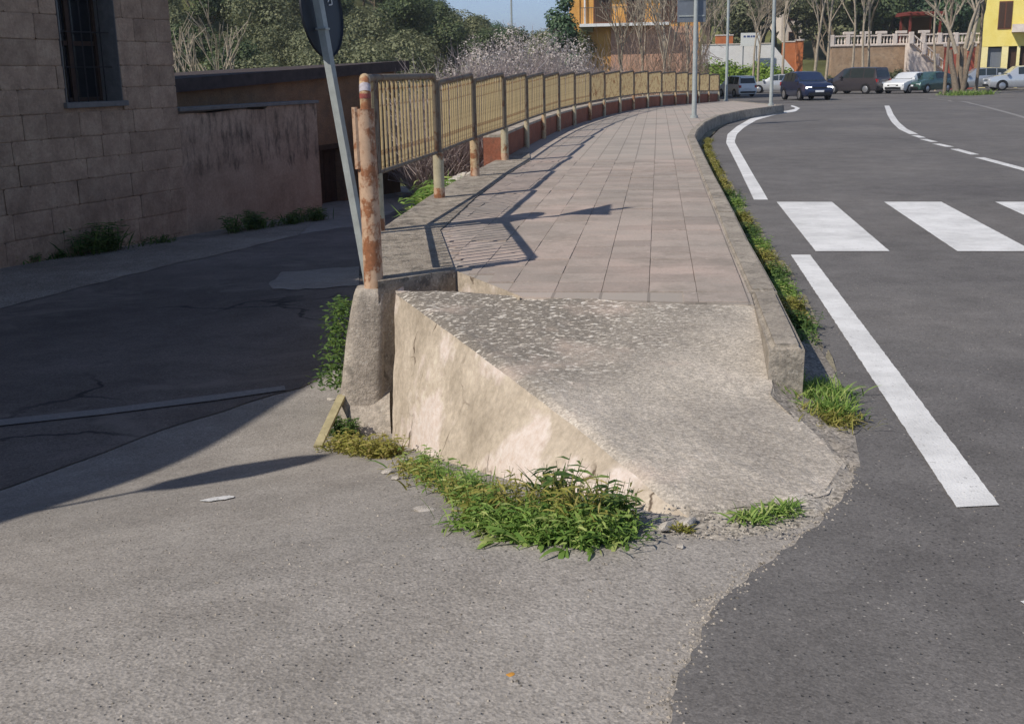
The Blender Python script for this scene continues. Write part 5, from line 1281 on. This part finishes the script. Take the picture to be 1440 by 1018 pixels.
balustrade('stair_balustrade', Vector((s0_.x, YT - 1.5, s0_.z)), Vector((s1_.x, YT - 1.5, s1_.z)), 'sloping cream balustrade of the terrace stairs', 3)
stt = empty('stairs', (s0_.x, YT - 1.3, zgr)); tag(stt, 'stone stairs rising to the terrace behind the sloping balustrade', 'stairs'); n = 16
for k in range(n):
    mb = MB(); x0 = (s1_.x - s0_.x) * k / n; mb.box(x0, x0 + (s1_.x - s0_.x) / n - .003, 0, 1.1, -.5, (s0_.z - zgr) + (s1_.z - s0_.z) * (k + .5) / n); mb.build('step', M['cream'], stt)
for u in (1194, 1218, 1240, 1268, 1300): # flower boxes on the terrace rail
    p = T(u, 45.5); mb = MB(); mb.box(-.45, .45, -.15, .15, 0, .22, .03); o = mb.build('planter', M['cream'], None); o.location = (p.x, YT + .1, ztop + .065); tag(o, 'cream flower box standing on the terrace balustrade', 'planter', 'flower boxes on the balustrade')
pg = T(1300, 48, YT + 6); pgo = empty('pergola', (pg.x, YT + 6, zb_ - .05)); tag(pgo, 'dark red wooden pergola on the terrace', 'pergola'); M['redwood'] = simple('red_brown_wood', lin(118, 58, 52), .8, .2, .2)
for x in (-1.3, 1.3):
    for y in (0, 2.4): mb = MB(); mb.box(x - .09, x + .09, y - .09, y + .09, 0, 2.5); mb.build('post', M['redwood'], pgo)
mb = MB(); mb.box(-1.7, 1.7, -.4, 2.8, 2.502, 2.68); pr_ = mb.build('roof', M['redwood'], pgo)
for k in range(6): mb = MB(); x = -1.5 + k * .6; mb.box(x - .06, x + .06, -.6, 3.0, 2.69, 2.83); mb.build('rafter', M['redwood'], pr_)
mb = MB(); mb.box(-1.2, 1.2, 2.3, 2.35, .01, 2.45); mb.build('back_screen', M['darkwood'], pgo)
# terrace ground
mb = MB(); tl0, tl1 = T(1172, 60), PY(1168, 60, 150); mb.prism([(tl0.x, YT + .9, zb_ - .06), (75, YT + .9, zb_ - .06), (110, 150, zb_ - .06), (tl1.x, 150, zb_ - .06)], -4); o = mb.build('terrace', M['grass_far'], fix=True); o['kind'] = 'structure'
for u0, u1, v0, v1, lab in ((1333, 1346, 66, 116, 'tall brick red gate pillar behind the big bare tree'), (1364, 1372, 66, 112, 'slim brick red gate pillar beside the yellow house')):
    p0, p1 = T(u0, v0, YT - 4), T(u1, v0, YT - 4); o = empty('gate_pillar', (p0.x, YT - 4, zr(YT - 4))); tag(o, lab, 'pillar'); w_ = p1.x - p0.x; h = p0.z - zr(YT - 4)
    mb = MB(); mb.box(0, w_, 0, w_, -.2, h); mb.build('shaft', M['brickred'], o); mb = MB(); mb.box(-.08, w_ + .08, -.08, w_ + .08, h + .002, h + .18, .02); mb.build('cap', M['cream'], o)
# yellow house
M['yellow'] = concrete('yellow_render', lin(228, 208, 108), lin(236, 218, 126), lin(240, 224, 140), 0, 0, .4, .15)
M['paleyellow'] = concrete('pale_yellow_render', lin(232, 218, 150), lin(238, 226, 168), lin(242, 232, 180), 0, 0, .4, .15)
YY = 96.5; h0 = T(1381, 60, YY); yh = empty('yellow_house', (h0.x, YY, zr(YY)), math.radians(-22)); tag(yh, 'bright yellow house with brown shutters above pale garage openings', 'house'); lx = lambda u: T(u, 60, YY).x - h0.x; lz = lambda v: T(1400, v, YY).z - zr(YY)
mb = MB(); mb.box(0, lx(1520), 0, 9, lz(66), 11); mb.build('upper_wall', M['yellow'], yh)
mb = MB()
for u0, u1 in ((1381.02, 1389.5), (1407.5, 1416), (1427, 1431), (1455, 1520)): mb.box(lx(u0), lx(u1), .02, .6, -.3, lz(66) - .002)
mb.box(.02, lx(1519), 3.0, 8.9, -.3, lz(66) - .002); mb.build('ground_wall', M['paleyellow'], yh)
for u0, u1, mt in ((1389.6, 1407.4, 'greysign'), (1416.1, 1426.9, 'darkwood'), (1431.1, 1454.9, 'darkwood')):
    mb = MB(); mb.box(lx(u0), lx(u1), .4, .46, -.2, lz(68)); g_ = mb.build('garage_door', M[mt], yh)
    for k in range(6): mb = MB(); x = lx(u0) + (lx(u1) - lx(u0)) * k / 6; mb.box(x + .02, x + (lx(u1) - lx(u0)) / 6 - .02, .38, .399, -.1, lz(70)); mb.build('slat', M[mt], g_)
for u0, u1, v0, v1 in ((1399.5, 1417, 42, 3), (1448, 1465, 42, 3)):
    mb = MB(); mb.box(lx(u0), lx(u1), -.06, -.003, lz(v0), lz(v1)); w_ = mb.build('window', M['shutter'], yh)
    for k in range(2):
        mb = MB(); x = lx(u0) + (lx(u1) - lx(u0)) * k / 2; mb.box(x + .05, x + (lx(u1) - lx(u0)) / 2 - .05, -.09, -.061, lz(v0) + .1, lz(v1) - .1); mb.build('shutter', M['darkwood'], w_)
mb = MB(); mb.box(lx(1418), lx(1447), -1.0, -.004, lz(47), lz(45)); bo = mb.build('balcony', M['cream'], yh); mb = MB(); mb.box(lx(1418), lx(1447), -1.0, -.9, lz(45) + .003, lz(36)); mb.build('parapet', M['cream'], bo)
mb = MB(); mb.box(-.3, lx(1521), -.5, 9.4, 11.002, 11.2); mb.build('roof', M['rooftile'], yh)
# white wall, hedge bank, notice board, terracotta gate on the left of the trees
YW = 121.0; W0 = lambda u, v, Y=YW: PY(u, v, Y)
ww = W0(988, 62); o = empty('white_wall', (ww.x, YW, -1)); tag(o, 'tall white painted wall above the green hedge', 'wall'); mb = MB()
x1, x2 = W0(1086, 62).x - ww.x, W0(1118, 62).x - ww.x; zt1, zt2 = W0(1040, 63).z + 1, W0(1118, 99).z + 1
mb.prism([(0, 0, zt1), (x1, 0, zt1), (x1, .4, zt1), (0, .4, zt1)], -2); mb.prism([(x1, 0, zt1), (x2, 0, zt2), (x2, .4, zt2), (x1, .4, zt1)], -2); mb.build('wall_body', M['whitewall'], o, fix=True)
mb = MB(); mb.prism([(-.05, -.06, zt1 + .1), (x1, -.06, zt1 + .1), (x1, .46, zt1 + .1), (-.05, .46, zt1 + .1)], zt1 + .002); mb.build('coping', M['cream'], o, fix=True)
hp0, hp1 = W0(986, 92, 117), W0(1118, 100, 117); r = random.Random(55); bl_ = []
for k in range(150):
    t = r.random(); u = 985 + 135 * t; vt = 92 + 10 * t; v = r.uniform(vt, 137); Y = 118 - (v - vt) / 45 * 8; q = W0(u, v, Y); bl_.append(((q.x - hp0.x, q.y - 114, q.z + 1.2), r.uniform(.7, 1.2)))
o = empty('hedge', (hp0.x, 114, -1.2)); tag(o, 'bright green hedge bank below the white wall', 'hedge'); leafcloud(r, bl_, 14000, .16).build('foliage', M['hedge'], o)
mb = MB(); mb.prism([(0, 4, 2.6), (hp1.x - hp0.x, 4, 2.0), (hp1.x - hp0.x, -3, .0), (0, -3, .0)], -.8); mb.build('bank', M['grass_far'], o, fix=True)
n0, n1 = W0(1042, 47, 119.5), W0(1068, 65, 119.5); o = empty('notice_board', (n0.x, 119.5, 1.0)); tag(o, 'white notice board with blue lettering on two legs before the white wall', 'sign'); w_, h_, zq = n1.x - n0.x, n0.z - n1.z, n1.z - 1.0
mb = MB(); mb.box(0, w_, 0, .08, zq, zq + h_, .02); mb.build('panel', M['white'], o); M['bluemark'] = simple('blue_lettering', lin(60, 80, 130))
for k, (x, wd) in enumerate(((.28, .22), (.62, .3), (1.0, .16), (1.22, .2))): mb = MB(); mb.box(x, x + wd, -.012, -.002, zq + h_ * .66, zq + h_ * .80); mb.build('lettering', M['bluemark'], o)
for x in (.25, w_ - .3): mb = MB(); mb.box(x, x + .1, .09, .19, -1, zq + h_ * .9); mb.build('leg', M['greysign'], o)
for u0, u1, v0, v1, nm, lab in ((1007, 1031, 51, 63, 'garden_wall', 'pink terracotta garden wall above the white wall'), (1101, 1121, 60, 112, 'garden_wall', 'terracotta garden wall beside the orange gate pillar')):
    q0, q1 = W0(u0, v0, YW + 4), W0(u1, v0, YW + 4); o = empty(nm, (q0.x, YW + 4, 0)); tag(o, lab, 'wall'); mb = MB(); mb.box(0, q1.x - q0.x, 0, .4, -1.5, q0.z); mb.build('wall_body', M['terracotta'], o); mb = MB(); mb.box(-.05, q1.x - q0.x + .05, -.05, .45, q0.z + .002, q0.z + .12); mb.build('coping', M['cream'], o)
q0, q1 = W0(1121, 58, 108), W0(1130, 58, 108); o = empty('gate_pillar', (q0.x, 108, zr(108))); tag(o, 'orange gate pillar between the bare trunks', 'pillar'); h = q0.z - zr(108); mb = MB(); mb.box(0, q1.x - q0.x, 0, .6, -.3, h); mb.build('shaft', M['terracotta'], o); mb = MB(); mb.box(-.08, q1.x - q0.x + .08, -.08, .68, h + .002, h + .15); mb.build('cap', M['cream'], o)
# cream house glimpsed between the trees and the house on the hill top
def block(name, u0, u1, v0, v1, Y, mat, label, roof=True, z0=0):
    p0, p1 = PY(u0, v0, Y), PY(u1, v1, Y); o = empty(name, (p0.x, Y, z0)); tag(o, label, 'house'); W_ = p1.x - p0.x; H_ = p0.z - z0
    mb = MB(); mb.box(0, W_, 0, 8, -3, H_); mb.build('wall', M[mat], o); k = max(1, int(W_ / 3))
    for f in range(max(1, int(H_ / 3))):
        for i in range(k): mb = MB(); x = W_ * (i + .5) / k; z_ = H_ - 1.0 - f * 3; mb.box(x - .5, x + .5, -.06, -.003, z_ - 1.5, z_); w_ = mb.build('window', M['shutter'], o); mb = MB(); mb.box(x - .42, x + .42, -.075, -.061, z_ - 1.4, z_ - .1); mb.build('pane', M['glass'], w_)
    mb = MB(); mb.prism([(-.4, -.4, H_ + .2), (W_ + .4, -.4, H_ + .2), (W_ + .4, 8.4, H_ + .2), (-.4, 8.4, H_ + .2)], H_ + .002); n = len(mb.v); mb.v += [(-.4, -.4, H_ + .201), (W_ + .4, -.4, H_ + .201), (W_ + .4, 8.4, H_ + .201), (-.4, 8.4, H_ + .201), (W_ / 2, 4, H_ + 1.6)]; mb.f += [(n, n + 1, n + 4), (n + 1, n + 2, n + 4), (n + 2, n + 3, n + 4), (n + 3, n, n + 4)]; mb.build('roof', M['rooftile'], o, fix=True); return o
block('far_house', 1030, 1056, -12, 40, 165, 'paleyellow', 'pale yellow house glimpsed between the trees above the notice board', z0=3)
block('far_house', 1100, 1130, 2, 40, 160, 'cream', 'cream house showing between the trees behind the orange gate pillar', z0=3)
block('far_house', 528, 566, -8, 12, 190, 'paleyellow', 'pale yellow house on top of the wooded hill', z0=9.5)
# trees beyond the bend
ev = [leafy_tree('garden_tree', 201, M['olive'], 11, 6.0, 8000, .2), leafy_tree('garden_tree', 202, M['evergreen'], 13, 6.0, 8000, .2), leafy_tree('garden_tree', 203, M['pinel'], 14, 5.0, 8000, .2)]
us = set()
for i, (u, Y, k, s_) in enumerate([(1000, 150, 1, 1.0), (1030, 140, 0, .8), (1065, 142, 0, 1.05), (1090, 150, 1, 1.0), (1125, 146, 0, 1.0), (1150, 140, 0, .95), (1178, 128, 0, 1.1), (1200, 140, 1, 1.1), (1225, 125, 1, .9), (1250, 135, 1, 1.0), (1275, 128, 2, .95), (1305, 132, 1, 1.1), (1335, 126, 2, 1.0), (1362, 130, 1, 1.0), (1240, 150, 2, 1.15)]):
    p = PY(u, 90, Y); o = ev[k] if k not in us else copy_tree(ev[k]); us.add(k)
    put(o, p.x, Y, max(ground_h(p.x, Y), 1.0) - .5, ['olive green garden tree behind the terrace and gate pillars', 'dense dark garden tree behind the terrace and notice board', 'tall bluish green garden tree behind the pergola'][k], 'tree', 'garden trees beyond the bend', r.uniform(0, 6), s_)
for i, (u, vb, Y, h, rad, lean) in enumerate([(1143, 118, 84, 9, .16, .05), (1159, 118, 86, 10, .15, .12), (1196, 112, 90, 10, .14, .02), (1214, 110, 90, 9, .15, -.02), (1221, 110, 91, 9, .15, .06), (1066, 118, 104, 8, .16, -.05), (1058, 118, 105, 8, .14, .05), (1101, 112, 100, 9, .16, -.02), (1316, 120, 88, 9, .14, -.12)]):
    p = PY(u, vb, Y); t = bare_tree('bare_tree', 220 + i, h, rad * .8, 4, 'palebark', .45, (lean, 0, 1), .014, .7)
    put(t, p.x, Y, zr(Y), ['pale slender trunk right behind the blue car', 'pale slender trunk leaning beside the blue car', 'slim bare trunk before the terrace above the people carrier', 'straight pale trunk crossing the balustrade', 'pale forked trunk crossing the balustrade', 'grey bare tree right of the notice board', 'grey bare tree under the notice board edge', 'thin bare tree left of the orange gate pillar', 'slanting pale trunk beside the pergola'][i], 'tree')
t = empty('bare_plane_tree'); r = random.Random(260); mb = MB(); c = MB()
for k, (dx, dy, ln) in enumerate([(-.10, 0, 3.2), (.12, .1, 3.4), (.02, -.1, 3.6)]):
    branches(mb, r, (dx, dy * 2, -.3), (dx * 1.0, dy, 1), ln, .26 - .04 * k, 0, 9, .4, .03)
    branches(c, r, (dx + dx * ln * .9, dy * 2, ln * .8), (dx * 2.5, dy, 1), 3.0, .15, 4, 6, .6, .016)
mb.build('trunk', M['bark'], t, smooth='all'); c.build('crown', M['palebark'], t, smooth='all'); p = PR(1349, 133.5); put(t, p.x, p.y, zr(p.y), 'big grey many stemmed bare tree on the verge before the stairs', 'tree')
t = bare_tree('bare_tree', 262, 9, .12, 3, 'bark', .4, (.05, 0, 1), .02, .75); p = PR(1372, 132); put(t, p.x, p.y, zr(p.y), 'slim bare tree at the left edge of the yellow house', 'tree')
t = bare_tree('bare_tree', 263, 9, .13, 3, 'bark', .4, (-.02, 0, 1), .02, .75); p = PR(1328, 133.5); put(t, p.x, p.y, zr(p.y), 'bare tree beside the many stemmed tree, before the stair foot', 'tree')
for i, (u, v) in enumerate([(1340, 134.5), (1352, 135), (1372, 134)]):
    p = PR(u, v); weed('verge_grass', 'grass tuft around the bare trunks on the far verge', [(p.x - .7, p.y), (p.x + .7, p.y)], 250, .2, .5, .03, M['weed'], lambda x, y: zr(y), .25, 1, .8, seed=300 + i, group='grass tufts on the far verge', cat='grass')
for i, u in enumerate((1168, 1190, 1205, 1228, 1250, 1268)):
    p = T(u, 90, YT - 1.2); s_ = leafy_tree('terrace_shrub', 310, M['olive'], 1.5, 1.1, 1500, .08) if i == 0 else copy_tree(s_)
    put(s_, p.x, YT - 1.4, zgr - .2, 'dull olive shrub against the tan terrace wall', 'shrub', 'shrubs along the terrace wall', i * 1.3, .9 + .1 * (i % 3))
# distant ridge
mb = MB(); N = 120
for i in range(N + 1):
    x = -4000 + 8000 * i / N; h = 78 + 38 * mn.noise(Vector((x * .0011, 1.7, 0))) + 14 * mn.noise(Vector((x * .005, 4, 0)))
    mb.v += [(x, 3000, -60), (x, 3400, h), (x, 4200, -60)]
for i in range(N):
    k = i * 3; mb.f += [(k, k + 3, k + 4, k + 1), (k + 1, k + 4, k + 5, k + 2)]
o = mb.build('far_hills', simple('far_scrub', lin(104, 108, 84), .95, .1, .3, .004), smooth='all'); o['kind'] = 'structure'

# ------------------------------------------------------------------ thin air over the valley
hb = MB(); hb.box(-4100, 4100, -260, 4300, -62, 140); hz = hb.build('haze'); hz['kind'] = 'stuff'
hm = bpy.data.materials.new('haze'); hm.use_nodes = True; ht = hm.node_tree; ht.nodes.remove(ht.nodes['Principled BSDF'])
pv = ht.nodes.new('ShaderNodeVolumePrincipled'); pv.inputs['Density'].default_value = 0.00045; pv.inputs['Color'].default_value = (0.86, 0.92, 1.0, 1); pv.inputs['Anisotropy'].default_value = 0.2
ht.links.new(pv.outputs[0], ht.nodes['Material Output'].inputs['Volume']); hz.data.materials.append(hm)
